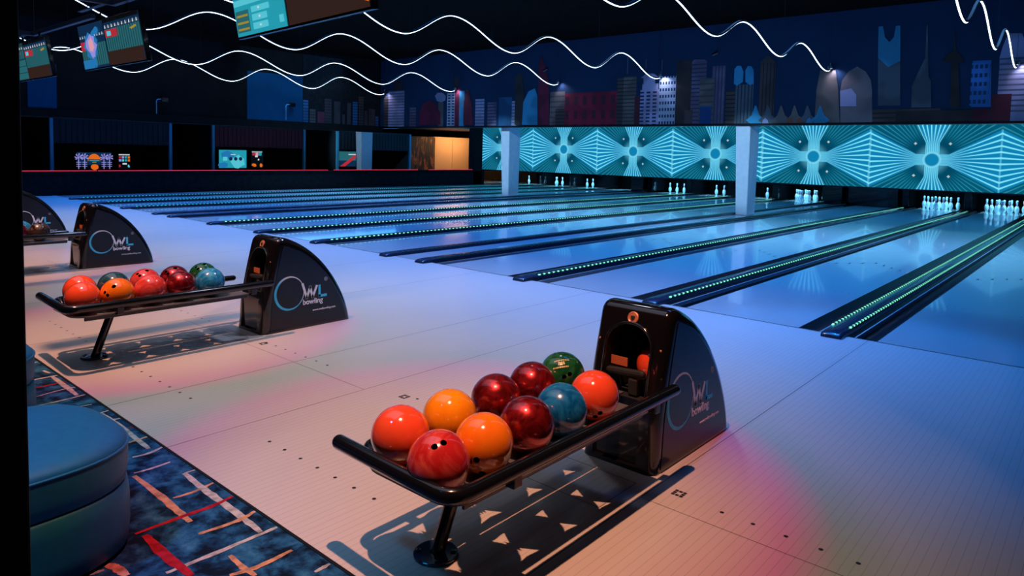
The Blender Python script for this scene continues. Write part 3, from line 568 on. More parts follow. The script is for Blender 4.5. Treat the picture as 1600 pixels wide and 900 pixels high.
c1 = b.mix(b.op('MULTIPLY', li, 0.95), c1, (0.22, 0.82, 1.0))
c1 = b.mix(b.op('MULTIPLY', ring, 0.6), c1, (0.25, 0.80, 0.95))
c1 = b.mix(b.op('MULTIPLY', dots, 0.6), c1, (0.8, 0.9, 0.9))
em = b.new('ShaderNodeEmission'); b.l.new(c1, em.inputs[0]); em.inputs[1].default_value = 1.0; b.l.new(em.outputs[0], b.out.inputs[0])
MAT['screen_pattern'] = b.m
SCR = [(-20.42, 'leftmost, half behind the far white post'), (-16.90, 'next right of the far white post'), (-13.36, 'midway between the two white posts'), (-9.80, 'just left of the nearest white post'), (-6.24, 'just right of the nearest white post'), (-2.70, 'at the right edge')]
for i, (x, where) in enumerate(SCR):
    x0 = (SCR[i-1][0]-x)/2 if i else -1.72; x1 = (SCR[i+1][0]-x)/2 if i < 5 else 5.3
    zc = 1.69 - i*0.028
    root = empty('masking_screen', (x, 18.70, zc))
    bm = bmesh.new(); box(bm, x0, x1, 0.0, 0.06, 0.575-zc, 3.1-zc); build('panel', bm, 'black_gloss', root)
    bm = bmesh.new(); quad(bm, (x0, -0.004, 0.62-zc), (x1, -0.004, 0.62-zc), (x1, -0.004, 3.05-zc), (x0, -0.004, 3.05-zc)); build('display', bm, 'screen_pattern', root)
    if i == 5:
        pass
    tag(root, 'glowing cyan light burst screen above the pins, ' + where, 'screen', 'screens above the pins')

# ================================================================== white tapered posts
POSTS = [(-5.55, 11.42, 'white tapered post nearest the viewer, right of the centre'), (-13.86, 11.66, 'white tapered post further away, left of the middle screens'), (-21.62, 11.45, 'white tapered post behind the low red lit wall, farthest left')]
for x, y, lab in POSTS:
    bm = bmesh.new(); z1 = 2.285
    bw, bd, tw, td = 0.29, 0.52, 0.40, 0.54
    lo = [(-bw/2, 0), (bw/2, 0), (bw/2, bd), (-bw/2, bd)]; hi = [(-tw/2-0.03, -0.02), (tw/2-0.05, -0.02), (tw/2-0.03, td), (-tw/2, td)]
    a = [bm.verts.new((p[0], p[1], 0.0)) for p in lo]; c_ = [bm.verts.new((p[0], p[1], z1)) for p in hi]
    bm.faces.new(a[::-1]); bm.faces.new(c_)
    for k in range(4): bm.faces.new((a[k], a[(k+1) % 4], c_[(k+1) % 4], c_[k]))
    bmesh.ops.bevel(bm, geom=bm.edges[:], offset=0.012, segments=2, affect='EDGES')
    o = build('tapered_post', bm, 'white_post', None, loc=(x, y-0.25, 0.001)); tag(o, lab, 'post', 'white posts under the mural')

# ================================================================== mural
PAINT = {'brown': (0.10, 0.06, 0.05), 'lav': (0.46, 0.38, 0.52), 'dkbrown': (0.055, 0.030, 0.025), 'purple': (0.20, 0.13, 0.20), 'crimson': (0.22, 0.012, 0.035), 'tan': (0.20, 0.14, 0.11), 'white': (0.62, 0.62, 0.68), 'cyan': (0.05, 0.34, 0.50), 'teal': (0.02, 0.10, 0.20), 'red': (0.34, 0.006, 0.03), 'dkred': (0.12, 0.012, 0.02), 'blue': (0.01, 0.07, 0.24), 'grey': (0.11, 0.12, 0.13), 'dome': (0.24, 0.17, 0.16), 'blue2': (0.05, 0.22, 0.55), 'bluewin': (0.05, 0.22, 0.55), 'lav2': (0.38, 0.33, 0.48), 'lav2w': (0.38, 0.33, 0.48), 'orange': (0.40, 0.09, 0.03)}
def paint(key, win=None):
    nm = 'mural_%s_%s' % (key, win or 'plain')
    if nm in MAT: return nm
    b = NB(nm); x, y, z, v = b.xyz('World'); c = PAINT[key]; p = b.b; p.inputs['Roughness'].default_value = 0.8
    col = b.ramp(b.noise(v, 1.6, 1), [(0.44, tuple(k*0.75 for k in c)), (0.56, tuple(min(1, k*1.15) for k in c))])
    def bars(cd, pitch, duty): return b.op('LESS_THAN', b.op('FRACT', b.op('DIVIDE', cd, pitch)), duty)
    dark = tuple(k*0.35 for k in c)
    m = None
    if win == 'h': m = bars(z, 0.105, 0.35)
    elif win == 'd': m = b.op('MULTIPLY', bars(z, 0.16, 0.3), 0.6)
    elif win == 'v': m = bars(x, 0.09, 0.3)
    elif win == 'g': m = b.op('MULTIPLY', bars(z, 0.10, 0.5), bars(x, 0.20, 0.62)); dark = (0.03, 0.03, 0.09)
    elif win == 'b' and key == 'lav2w': m = b.op('MULTIPLY', bars(z, 0.16, 0.4), bars(x, 0.16, 0.6))
    elif win == 'b': m = b.op('MULTIPLY', bars(z, 0.18, 0.45), bars(x, 0.085, 0.6)); dark = (0.01, 0.05, 0.12)
    elif win == 'r': m = b.op('MULTIPLY', bars(z, 0.42, 0.62), bars(x, 0.33, 0.42)); dark = (0.10, 0.012, 0.025)
    p.inputs['Base Color'].default_value = (*c, 1)
    b.l.new(b.mix(m, col, dark) if m is not None else col, p.inputs['Base Color'])
    MAT[nm] = b.m; return nm
MAT['mural_navy'] = pbr('mural_navy', (0.003, 0.030, 0.080), 0.85, var=0.12, vscale=1)
mats = ['mural_navy']; bm = bmesh.new(); depth = 11.120
def mi(k):
    if k not in mats: mats.append(k)
    return mats.index(k)
box(bm, -20.20, 6.75, 11.122, 11.138, 2.336, 4.9)
BACK = ('blue2', 'lav2')
items = [('P', q) for q in POLYS if q[0] in BACK] + [('R', r) for r in RECTS] + [('P', q) for q in POLYS if q[0] not in BACK]
for i, (kind, it) in enumerate(items):
    y = 11.1205 - 0.0003*i
    if kind == 'R':
        c, x0, x1, zb, zt, win = it
        zb = max(zb, 2.338)
        quad(bm, (x0, y, zb), (x1, y, zb), (x1, y, zt), (x0, y, zt), mi(paint(c, win)))
    else:
        c, pts = it
        f = bm.faces.new([bm.verts.new((p[0], y, max(p[1], 2.338))) for p in pts]); f.material_index = mi(paint(c))
# masts on two roofs
for x, z0, z1 in ((-9.05, 3.78, 4.25), (-8.45, 3.66, 4.15), (-7.95, 3.66, 4.1), (2.55, 3.3, 3.6)):
    quad(bm, (x-0.012, 11.12, z0), (x+0.012, 11.12, z0), (x+0.012, 11.12, z1), (x-0.012, 11.12, z1), mi(paint('grey')))
tag(build('skyline_mural', bm, mats), 'painted city skyline mural on dark blue above the glowing screens', 'mural')
mats = []; bm = bmesh.new(); rs = random.Random(11); y = 7.72
while y < 11.0:                                                 # the mural turns the corner on to the side wall
    w = rs.uniform(0.10, 0.34); z1 = rs.uniform(2.7, 3.5)
    quad(bm, (-20.222, y, 2.365), (-20.222, min(y+w, 11.05), 2.365), (-20.222, min(y+w, 11.05), z1), (-20.222, y, z1), mi(paint(rs.choice(['dkbrown', 'dkbrown', 'dkred', 'teal', 'brown', 'blue']), rs.choice([None, 'h']))))
    y += w + rs.uniform(0.0, 0.12)
box(bm, -20.246, -20.224, 7.71, 11.09, 2.362, 4.9, mi('black_wall'))
tag(build('skyline_mural', bm, mats), 'dim painted skyline strip on the side wall, left of the corner', 'mural')

# ================================================================== ball returns
PROF = [(0.0, 0.0), (0.010, 0.08), (0.022, 0.25), (0.058, 0.44), (0.095, 0.60), (0.118, 0.69), (0.140, 0.728), (0.175, 0.744), (0.225, 0.738), (0.33, 0.692), (0.44, 0.622), (0.55, 0.525), (0.65, 0.405), (0.725, 0.285), (0.780, 0.17), (0.812, 0.07), (0.825, 0.0)]
HW = 0.20
b = NB('logo_gradient'); x, y, z, v = b.xyz()
g_ = b.op('ADD', b.op('MULTIPLY', b.op('SUBTRACT', y, 0.23), 2.6), b.op('MULTIPLY', b.op('SUBTRACT', z, 0.30), 2.6))
b.l.new(b.ramp(b.op('ADD', g_, 0.35), [(0.30, (0.06, 0.62, 0.95)), (0.62, (0.90, 0.90, 0.94))]), b.b.inputs['Base Color']); b.b.inputs['Roughness'].default_value = 0.5
MAT['logo_gradient'] = b.m
def ball_return(loc, hl, hr):
    root = empty('ball_return', loc)
    # hood shell: arc-backed body with an arched mouth
    bm = bmesh.new()
    op = [(p.x, p.y) for p in crom(PROF, 5)]
    def inset(d):
        v2 = [Vector(p) for p in op]; n2 = len(v2); out = []
        for i in range(n2):
            t = (v2[min(i+1, n2-1)] - v2[max(i-1, 0)]).normalized(); q = v2[i] + Vector((t.y, -t.x))*d; out.append((q.x, 0.0 if i in (0, n2-1) else max(q.y, 0.0)))
        return out
    rr_ = 0.048; loops = []
    for sx in (-1, 1):
        for k in range(7):
            th = math.pi/2*k/6 if sx < 0 else math.pi/2*(1-k/6)
            loops.append([bm.verts.new((sx*(HW-rr_+rr_*math.cos(th)), p[0], p[1])) for p in inset(rr_*(1-math.sin(th)))])
    for a, c_ in zip(loops[:-1], loops[1:]):
        for k in range(len(op)-1): bm.faces.new((a[k], a[k+1], c_[k+1], c_[k]))
        bm.faces.new((a[-1], a[0], c_[0], c_[-1]))
    bm.faces.new(loops[0]); bm.faces.new(loops[-1][::-1])
    hood = build('hood', bm, ['black_gloss', 'black_matte'], root)
    bm = bmesh.new(); arch = [(-0.118, 0.325), (0.118, 0.325), (0.118, 0.55)] + [(0.118*math.cos(a), 0.55+0.105*math.sin(a)) for a in [math.pi*k/10 for k in range(1, 10)]] + [(-0.118, 0.55)]
    prism(bm, arch, 'y', -0.1, 0.46); c1 = build('cutter', bm, ['black_gloss', 'black_matte'])
    for p in c1.data.polygons: p.material_index = 1
    bm = bmesh.new(); box(bm, -0.135, 0.105, -0.1, 0.024, 0.02, 0.30); c2 = build('cutter', bm, ['black_gloss', 'black_matte'])
    c1.location = c2.location = loc
    boolean_cut(hood, [c1, c2]); sharp(hood, 38)
    # rim round the mouth
    bm = bmesh.new(); rim = [Vector((x_*1.06, 0.0, z_ + (0.006 if z_ > 0.5 else 0))) for x_, z_ in arch[1:]] + [Vector((-0.125, 0, 0.325))]
    rim = [Vector((p.x, 0.022+(p.z-0.25)*0.205-0.004, p.z)) for p in rim]
    tube(bm, rim, 0.008, 8); build('mouth_rim', bm, 'black_gloss', root, True)
    # side panels, inset satin navy
    pts = [Vector(p) for p in op]; n = len(pts); ins = []
    for i in range(n):
        t = (pts[min(i+1, n-1)] - pts[max(i-1, 0)]).normalized(); nn = Vector((t.y, -t.x)); m_ = 0.062 if pts[i].x < 0.35 else 0.054
        q = pts[i] + nn*m_; ins.append((q.x, max(q.y, 0.018)))
    ins = [p for i, p in enumerate(ins) if i == 0 or (Vector(p)-Vector(ins[i-1])).length > 0.004]
    for s in (-1, 1):
        bm = bmesh.new(); prism(bm, ins, 'x', s*(HW-0.002), s*(HW+0.004)); build('side_panel', bm, 'navy_panel', root)
    # lettering on the panel (facing +x)
    xs = HW + 0.0046
    def yz(y_, z_): return Matrix(((0, 0, 1, xs), (1, 0, 0, y_), (0, 1, 0, z_), (0, 0, 0, 1)))
    bm = bmesh.new(); cy, cz, ro = 0.232, 0.300, 0.133; N = 48; a_, c_ = [], []
    for k in range(N+1):
        an = math.radians(28) + 2*math.pi*k/N*0.985
        th = 0.005 + 0.016*(0.5-0.5*math.cos(2*math.pi*((an-math.radians(28))/(2*math.pi)+0.06)))
        a_.append(bm.verts.new((xs, cy+ro*math.cos(an), cz+ro*math.sin(an)*1.03))); c_.append(bm.verts.new((xs, cy+(ro-th)*math.cos(an), cz+(ro-th)*math.sin(an)*1.03)))
    for k in range(N): bm.faces.new((a_[k], a_[k+1], c_[k+1], c_[k]))
    build('logo_ring', bm, 'logo_gradient', root)
    def strokes(name, lines, w, mat):
        bm = bmesh.new()
        for p0, p1 in lines:
            p0, p1 = Vector(p0), Vector(p1); t = (p1-p0).normalized(); nn = Vector((-t.y, t.x))*w/2
            q = [p0+nn, p1+nn, p1-nn, p0-nn]; bm.faces.new([bm.verts.new((xs+0.0002, p.x, p.y)) for p in q])
        return build(name, bm, mat, root)
    z0, z1 = 0.236, 0.336
    strokes('logo_letter', [((0.348, z1+0.03), (0.392, z0)), ((0.386, z0), (0.423, z1)), ((0.417, z1), (0.446, z0)), ((0.440, z0), (0.484, z1))], 0.020, 'white_print')
    strokes('logo_letter', [((0.508, z1), (0.508, z0)), ((0.500, z0+0.008), (0.578, z0+0.008))], 0.021, 'cyan_print')
    text_mesh('logo_word', 'bowling', 0.060, 'white_print', root, yz(0.352, 0.190), bold=0.0012)
    text_mesh('web_address', 'www.owlbowling.com', 0.0245, 'white_print', root, yz(0.444, 0.127))
    text_mesh('registered_mark', '\u00ae', 0.045, 'grey_print', root, yz(0.552, 0.362))
    # coin emblem above the mouth
    def front_y(z_): 
        for (ya, za), (yb, zb) in zip(PROF, PROF[1:]):
            if za <= z_ <= zb: return ya + (yb-ya)*(z_-za)/(zb-za)
        return 0.1
    e_ = empty('tmp'); 
    sl = math.atan2(front_y(0.70)-front_y(0.66), 0.04)
    mt = Matrix.Translation((0.0, front_y(0.685)-0.003, 0.685)) @ Matrix.Rotation(math.pi/2 - sl, 4, 'X')
    bpy.data.objects.remove(e_)
    bm = bmesh.new(); lathe(bm, [(0.029, -0.012), (0.029, 0.002), (0.024, 0.004), (0.021, 0.002)], 24)
    f0 = len(bm.faces)
    for pl in ([(-0.012, 0.010), (-0.006, 0.006), (0, 0.010), (0.006, 0.006), (0.012, 0.010), (0.011, -0.004), (0.004, -0.014), (-0.004, -0.014), (-0.011, -0.004)],):
        bm.faces.new([bm.verts.new((p[0], p[1], 0.0045)) for p in pl]).material_index = 1
    bm.transform(mt); build('coin_emblem', bm, ['copper', 'black_matte'], root)
    # bolts on the front rim
    for xx in (-0.165, 0.165):
        bm = bmesh.new(); lathe(bm, [(0.007, 0), (0.007, 0.003), (0.004, 0.005)], 10); bm.transform(Matrix.Translation((xx, front_y(0.56)+0.006, 0.56)) @ Matrix.Rotation(math.pi/2, 4, 'X')); build('bolt', bm, 'copper', root)
    # lift inside the mouth: rail blocks and a warning label
    bm = bmesh.new(); box(bm, -0.112, -0.07, 0.10, 0.44, 0.33, 0.40, bev=0.006); box(bm, 0.02, 0.07, 0.05, 0.30, 0.33, 0.41, bev=0.008); tube(bm, [(-0.10, 0.08, 0.42), (0.09, 0.06, 0.44)], 0.018, 10, round_ends=True)
    build('ball_lift', bm, 'black_matte', root)
    bm = bmesh.new(); box(bm, -0.105, -0.015, 0.10, 0.104, 0.445, 0.487); bm.transform(Matrix.Translation((0, 0, 0))); build('warning_label', bm, 'label_orange', root)
    # rack: U rail (right rail and front bar), left rail, slotted tray, stem
    RZ = 0.418; xr = 0.272
    path = [Vector((xr, 0.035, RZ)), Vector((xr, -1.26, RZ))]
    for k in range(1, 8):
        a = math.pi/2*k/8; path.append(Vector((xr-0.06+0.06*math.cos(a), -1.26-0.075*math.sin(a), RZ)))
    path += [Vector((xr-0.07, -1.337, RZ)), Vector((-0.318, -1.322, RZ))]
    bm = bmesh.new(); tube(bm, path, 0.0265, 16, round_ends=True); build('guard_rail', bm, 'black_metal', root, True)
    lz, lx = 0.383, -0.288
    path = [Vector((lx, 0.02, lz)), Vector((lx, -1.19, lz))]
    for k in range(1, 7):
        a = math.pi/2*k/6; path.append(Vector((lx+0.05-0.05*math.cos(a), -1.19-0.05*math.sin(a), lz)))
    path += [Vector((lx+0.12, -1.24, lz)), Vector((lx+0.135, -1.24, lz-0.006)), Vector((lx+0.145, -1.24, lz-0.03))]
    bm = bmesh.new(); tube(bm, path, 0.022, 14, round_ends=True); build('inner_rail', bm, 'black_metal', root, True)
    # tray with bow-tie light slots between the balls
    xa, xb = -0.252, 0.232
    outer = [(xa, -0.12), (-0.05, -0.12), (-0.05, 0.02), (0.02, 0.02), (0.02, -0.12), (xb, -0.12), (xb, -1.19)] + [(xb-0.10+0.10*math.cos(a), -1.19-0.10*math.sin(a)) for a in [math.pi/2*k/6 for k in range(1, 7)]] + [(xa+0.10-0.10*math.sin(a), -1.19-0.10*math.cos(a)) for a in [math.pi/2*k/6 for k in range(0, 6)]] + [(xa, -1.19)]
    holes = [[(-0.022, -1.12), (-0.0175, -1.12), (-0.0175, -0.20), (-0.022, -0.20)]]
    for cx_, ys in ((-0.145, hl), (0.113, hr)):
        for yy in ys:
            for s in (-1, 1):
                holes.append([(cx_+s*x_, yy+y_) for x_, y_ in ((0.080, 0.056), (0.072, 0.0), (0.080, -0.056), (0.022, -0.020), (0.040, -0.012), (0.020, -0.007), (0.040, 0.0), (0.020, 0.007), (0.040, 0.012), (0.022, 0.020))])
    me = flat_fill([outer] + holes, 0.006); me.name = 'tray'; me.materials.append(MAT['tray'])
    tr = bpy.data.objects.new('tray', me); COL.objects.link(tr); tr.parent = root; tr.location = (0, 0, 0.349)
    bm = bmesh.new()
    for cx_ in (-0.145, 0.113):
        for s in (-1, 1): box(bm, cx_+s*0.085-0.006, cx_+s*0.085+0.006, -1.22, -0.12, 0.318, 0.3455, bev=0.003)
    build('tray_beam', bm, 'black_metal', root)
    for yy in (-1.03, -0.10):
        bm = bmesh.new(); box(bm, 0.222, 0.268, yy-0.022, yy+0.022, 0.345, 0.398, bev=0.005); build('clamp', bm, 'black_metal', root)
        bm = bmesh.new(); box(bm, -0.285, -0.242, yy-0.022, yy+0.022, 0.34, 0.368, bev=0.005); build('clamp', bm, 'black_metal', root)
    bm = bmesh.new(); tube(bm, [(-0.070, -1.075, 0.006), (-0.050, -0.965, 0.325)], 0.026, 16); box(bm, -0.12, 0.09, -1.0, -0.93, 0.315, 0.344, bev=0.008); build('stem', bm, 'black_metal', root)
    bm = bmesh.new(); lathe(bm, [(0.082, 0.0), (0.082, 0.008), (0.078, 0.011), (0.03, 0.012)], 28, (-0.072, -1.078, 0.0005))
    for an in (40, 140, 220, 320): lathe(bm, [(0.009, 0.011), (0.009, 0.016), (0.005, 0.018)], 8, (-0.072+0.064*math.cos(math.radians(an)), -1.078+0.064*math.sin(math.radians(an)), 0.0005))
    build('base_plate', bm, 'plate_blue', root)
    return root
RY = -3.41
RLAB = ['large black ball return hood and rack nearest the viewer', 'black ball return second from the viewer, with a full rack of balls', 'black ball return third from the viewer, holding a red and a dark bronze ball', 'black ball return farthest away at the left, partly behind the pillar']
GAPS = [((-1.07, -0.82, -0.575, -0.355), (-1.14, -0.92, -0.70, -0.48)), ((-1.03, -0.82, -0.61, -0.40), (-1.096, -0.887, -0.68, -0.47)),
        ((-1.03, -0.82, -0.61, -0.28), (-1.08, -0.83, -0.60, -0.39)), ((-1.03, -0.82, -0.61, -0.40), (-1.096, -0.887, -0.68, -0.47))]
for x, (hl, hr), lab in zip(RETX, GAPS, RLAB):
    tag(ball_return((x, RY, 0.0), hl, hr), lab, 'ball return', 'ball returns')

# ================================================================== bowling balls
def ball_mat(name, c1, c2, metal=0.0, scale=5.0, dist=2.5, rough=0.14, lo=0.40, hi=0.62):
    b = NB(name); v = b.xyz()[3]; p = b.b
    n = b.noise(v, scale, 5, dist, 0.6)
    b.l.new(b.ramp(n, [(lo, c1), (hi, c2)]), p.inputs['Base Color'])
    p.inputs['Roughness'].default_value = rough; p.inputs['Metallic'].default_value = metal; p.inputs['Coat Weight'].default_value = 1.0; p.inputs['Coat Roughness'].default_value = 0.05
    return b.m
BM = {
 'orange_red': ball_mat('ball_orange_red', (0.90, 0.075, 0.028), (0.95, 0.10, 0.035), lo=0.3, hi=0.7),
 'orange': ball_mat('ball_orange', (0.92, 0.17, 0.010), (0.95, 0.25, 0.012), lo=0.3, hi=0.7),
 'yellow': ball_mat('ball_yellow_orange', (0.94, 0.25, 0.006), (0.96, 0.37, 0.010), lo=0.3, hi=0.7),
 'pink': ball_mat('ball_pink_red', (0.50, 0.018, 0.022), (0.78, 0.11, 0.085), scale=4, dist=3),
 'pearl_red': ball_mat('ball_pearl_red', (0.20, 0.006, 0.012), (0.52, 0.02, 0.03), metal=0.75, scale=7, dist=4, rough=0.28),
 'coral': ball_mat('ball_coral', (0.62, 0.035, 0.035), (0.80, 0.10, 0.085), scale=4, dist=3),
 'blue': ball_mat('ball_blue', (0.002, 0.085, 0.30), (0.014, 0.20, 0.52), scale=5, dist=4, rough=0.2),
 'sky': ball_mat('ball_sky_blue', (0.006, 0.17, 0.46), (0.05, 0.38, 0.68), scale=6, dist=4, rough=0.2),
 'slate': ball_mat('ball_slate_blue', (0.012, 0.05, 0.085), (0.03, 0.10, 0.14), scale=5, dist=3),
 'green': ball_mat('ball_green', (0.006, 0.06, 0.022), (0.02, 0.15, 0.05), scale=5, dist=4),
 'bronze': ball_mat('ball_bronze', (0.035, 0.02, 0.016), (0.20, 0.12, 0.09), metal=0.6, scale=7, dist=4, rough=0.3),
}
BR = 0.103
ball_cache = {}
def ball_mesh(key):
    HOLES = ((-0.0155, 0.0), (0.0155, 0.0)) if key == 'pink' else ((-0.014, 0.018), (0.014, 0.018), (0.0, -0.045))
    if key in ball_cache: return ball_cache[key]
    bm = bmesh.new(); bmesh.ops.create_uvsphere(bm, u_segments=64, v_segments=32, radius=BR)
    o = build('bowling_ball', bm, [BM[key], 'hole'])
    cs = []
    for dx, dy in HOLES:
        bm = bmesh.new(); bmesh.ops.create_cone(bm, cap_ends=True, segments=18, radius1=0.0105 if dy >= 0 else 0.0125, radius2=0.0105 if dy >= 0 else 0.0125, depth=0.06); bm.transform(Matrix.Translation((dx, dy, BR)))
        c = build('cutter', bm, [BM[key], 'hole'])
        for p in c.data.polygons: p.material_index = 1
        cs.append(c)
    boolean_cut(o, cs); sharp(o, 35); me = o.data; bpy.data.objects.remove(o); me.name = 'bowling_ball_' + key; ball_cache[key] = me
    return me
def ball(key, ret, x, y, aim, label, roll=0.0, z=None, group=None):
    o = bpy.data.objects.new('bowling_ball', ball_mesh(key)); COL.objects.link(o)
    o.location = (RETX[ret]+x, y, (0.352+BR+0.0004) if z is None else z)
    q = Vector(aim).to_track_quat('Z', 'Y'); o.rotation_euler = (q.to_matrix() @ Matrix.Rotation(roll, 3, 'Z')).to_euler()
    tag(o, label, 'bowling ball', group or ('bowling balls on the racks')); return o
XL, XR = -0.145, 0.113
CAMV = (0.62, -0.55, 0.55)
ball('pink', 0, XR, -4.657, (0.411, -0.39, 0.824), 'swirled pink red ball with two finger holes, front corner of the nearest rack', 0.45)
ball('orange', 0, XR, -4.446, (0.4, -0.8, -0.35), 'plain orange ball behind the pink red ball, right row of the nearest rack', 0.4)
ball('pearl_red', 0, XR, -4.214, (0.4, 0.3, -0.9), 'pearly dark red ball between the orange and the blue ball, nearest rack')
ball('blue', 0, XR, -4.004, (0.2, 0.5, -0.8), 'swirled blue ball in the right row of the nearest rack')
ball('orange_red', 0, XR, -3.775, (0.62, -0.45, -0.55), 'bright orange red ball closest to the hood of the nearest rack', 1.0)
ball('orange_red', 0, XL, -4.60, (-0.5, -0.2, -0.7), 'orange red ball at the front of the left row of the nearest rack')
ball('yellow', 0, XL, -4.36, (-0.5, 0.2, -0.7), 'yellow orange ball second in the left row of the nearest rack')
ball('pearl_red', 0, XL, -4.10, (-0.5, 0.3, -0.7), 'pearly dark red ball right behind the yellow orange ball in the nearest rack', 1.5)
ball('pearl_red', 0, XL, -3.868, (-0.5, 0.3, -0.7), 'pearly dark red ball beside the green ball in the nearest rack', 2.5)
g = ball('green', 0, XL, -3.656, (0.75, -0.55, 0.10), 'green ball with gold lettering at the back of the nearest rack', 0.4)
# worn gold print on the green ball
gl = pbr('gold_print', (0.62, 0.50, 0.22), 0.4); MAT['gold_print'] = gl
bm = bmesh.new(); rg = random.Random(5); cdir = Vector((0.42, -0.66, 0.62)).normalized(); su = cdir.cross(Vector((0, 0, 1))).normalized(); tu = su.cross(cdir)
su = -su if su.x < 0 else su
for row, wd in ((0.031, 0.034), (0.019, 0.014), (0.010, 0.012), (-0.004, 0.036)):
    x0 = -wd
    while x0 < wd:
        w_ = rg.uniform(0.004, 0.009)
        cs_ = [(x0, row-0.0035), (x0+w_, row-0.0035), (x0+w_, row+0.0035), (x0, row+0.0035)]
        bm.faces.new([bm.verts.new((cdir*BR + su*a + tu*(c_+a*0.25)).normalized()*(BR+0.0006)) for a, c_ in cs_]); x0 += w_ + 0.002
gp = build('gold_lettering', bm, 'gold_print', g); gp.matrix_parent_inverse = Matrix.Rotation(0, 4, 'Z')
gp.matrix_local = g.rotation_euler.to_matrix().to_4x4().inverted()
ball('orange_red', 0, 0.075, -3.175, (0, 0, 1), 'red ball coming up inside the mouth of the nearest hood', z=0.445)
# second rack
ball('orange_red', 1, XR, -4.610, (-0.3, -0.6, -0.8), 'orange red ball at the front right corner of the second rack')
ball('orange', 1, XR, -4.402, (0.55, -0.75, 0.30), 'orange ball with three holes showing, on the second rack', 2.5)
ball('coral', 1, XR, -4.192, (-0.3, 0.6, -0.8), 'coral pink swirled ball in the middle of the second rack, right row')
ball('pearl_red', 1, XR, -3.985, (-0.3, 0.6, -0.8), 'pearly red ball beside the sky blue ball on the second rack')
ball('sky', 1, XR, -3.775, (-0.3, 0.6, -0.8), 'sky blue ball nearest the hood on the second rack')
ball('orange_red', 1, XL, -4.545, (-0.3, -0.6, -0.8), 'orange red ball half hidden at the front left of the second rack')
ball('slate', 1, XL, -4.335, (-0.3, 0.6, -0.8), 'slate blue ball behind the orange ball on the second rack')
ball('coral', 1, XL, -4.125, (0.40, -0.45, 0.80), 'coral ball with holes showing, left row of the second rack', 2.5)
ball('pearl_red', 1, XL, -3.918, (0.40, -0.55, 0.72), 'pearly red ball with holes showing, left row of the second rack', 2.5)
ball('green', 1, XL, -3.705, (0.35, -0.45, 0.82), 'green ball behind the sky blue ball on the second rack', 2.5)
# third rack
ball('pearl_red', 2, XR, -3.985, (-0.3, 0.6, -0.8), 'red pearl ball next to the pillar, on the third rack')
ball('bronze', 2, XR, -3.775, (0.4, -0.5, 0.75), 'dark bronze ball on the third rack', 2.5)
ball('sky', 2, XL, -3.88, (-0.3, 0.6, -0.8), 'blue ball mostly hidden behind the red pearl ball of the third rack')

# ================================================================== wavy ceiling lights
TR = [(-1.05, 3.50), (1.90, 3.50), (4.83, 3.51), (7.78, 3.53), (10.78, 3.58)]
def wave(yv, peak=4.00, trough=3.52):
    # asymmetric wave, troughs every 2.96 m, quicker rise than fall
    ph = ((yv - 1.90) / 2.96) % 1.0
    if ph < 0.43: k = 0.5 - 0.5*math.cos(math.pi*ph/0.43)
    else: k = 0.5 + 0.5*math.cos(math.pi*(ph-0.43)/0.57)
    return trough + (peak-trough)*k + 0.006*yv
WAVES = [(-19.87, 3.50, 4.00, 'wavy white ceiling light farthest left, ending lowest on the mural'), (-15.98, 3.47, 3.95, 'second wavy white ceiling light from the left, ending over the red and white painted towers'), (-11.46, 3.49, 3.98, 'third wavy white ceiling light from the left, ending above the red painted block'), (-7.95, 3.50, 3.99, 'fourth wavy white ceiling light, ending at the pale blue painted tower'), (-3.52, 3.45, 3.86, 'fifth wavy white ceiling light, running to the upper right of the picture'), (0.03, 3.31, 3.79, 'wavy white ceiling light farthest right, in the top right corner')]
for x, tr_, pk, lab in WAVES:
    root = empty('wave_light', (x, 0, 0)); y0 = -2.6; ys = [y0 + 0.06*i for i in range(int((11.06-y0)/0.06)+1)]
    pts = [(0, yy, wave(yy, pk, tr_)) for yy in ys]
    bm = bmesh.new(); tube(bm, [(p[0], p[1], p[2]-0.004) for p in pts], 0.0115, 8); build('light_tube', bm, 'led_white', root, True)
    bm = bmesh.new(); prev = None
    for i, p in enumerate(pts):
        q = Vector(pts[min(i+1, len(pts)-1)]) - Vector(pts[max(i-1, 0)]); q.normalize(); nn = Vector((0, -q.z, q.y)); c0 = Vector(p)
        ring = [bm.verts.new(c0 + nn*a + Vector((s, 0, 0))) for s, a in ((-0.019, -0.004), (0.019, -0.004), (0.019, 0.026), (-0.019, 0.026))]
        if prev:
            for k in range(4): bm.faces.new((prev[k], prev[(k+1) % 4], ring[(k+1) % 4], ring[k]))
        prev = ring
    build('backing', bm, 'black_matte', root)
    for k in range(5):
        yy = -1.0 + 2.96*k + 0.2 - 0.06
        if yy > 11: break
        bm = bmesh.new(); tube(bm, [(0, yy, wave(yy, pk, tr_)+0.02), (0, yy, 4.95)], 0.003, 6); build('hanger', bm, 'black_matte', root)
    bm = bmesh.new(); zz = wave(11.04, pk, tr_); box(bm, -0.05, 0.05, 11.03, 11.085, zz+0.02, zz+0.10, bev=0.008); tube(bm, [(0, 11.06, zz+0.09), (0, 11.06, zz+0.16)], 0.012, 8); build('wall_clip', bm, 'steel', root)
    tag(root, lab, 'ceiling light', 'wavy ceiling lights')
    spot('wave_end_light', (x+0.06, 11.0, zz+0.06), 13.0, (0.55, 0.62, 1.0), math.radians(120), 0.9, 0.02, (x+0.2, 11.12, zz-0.6))

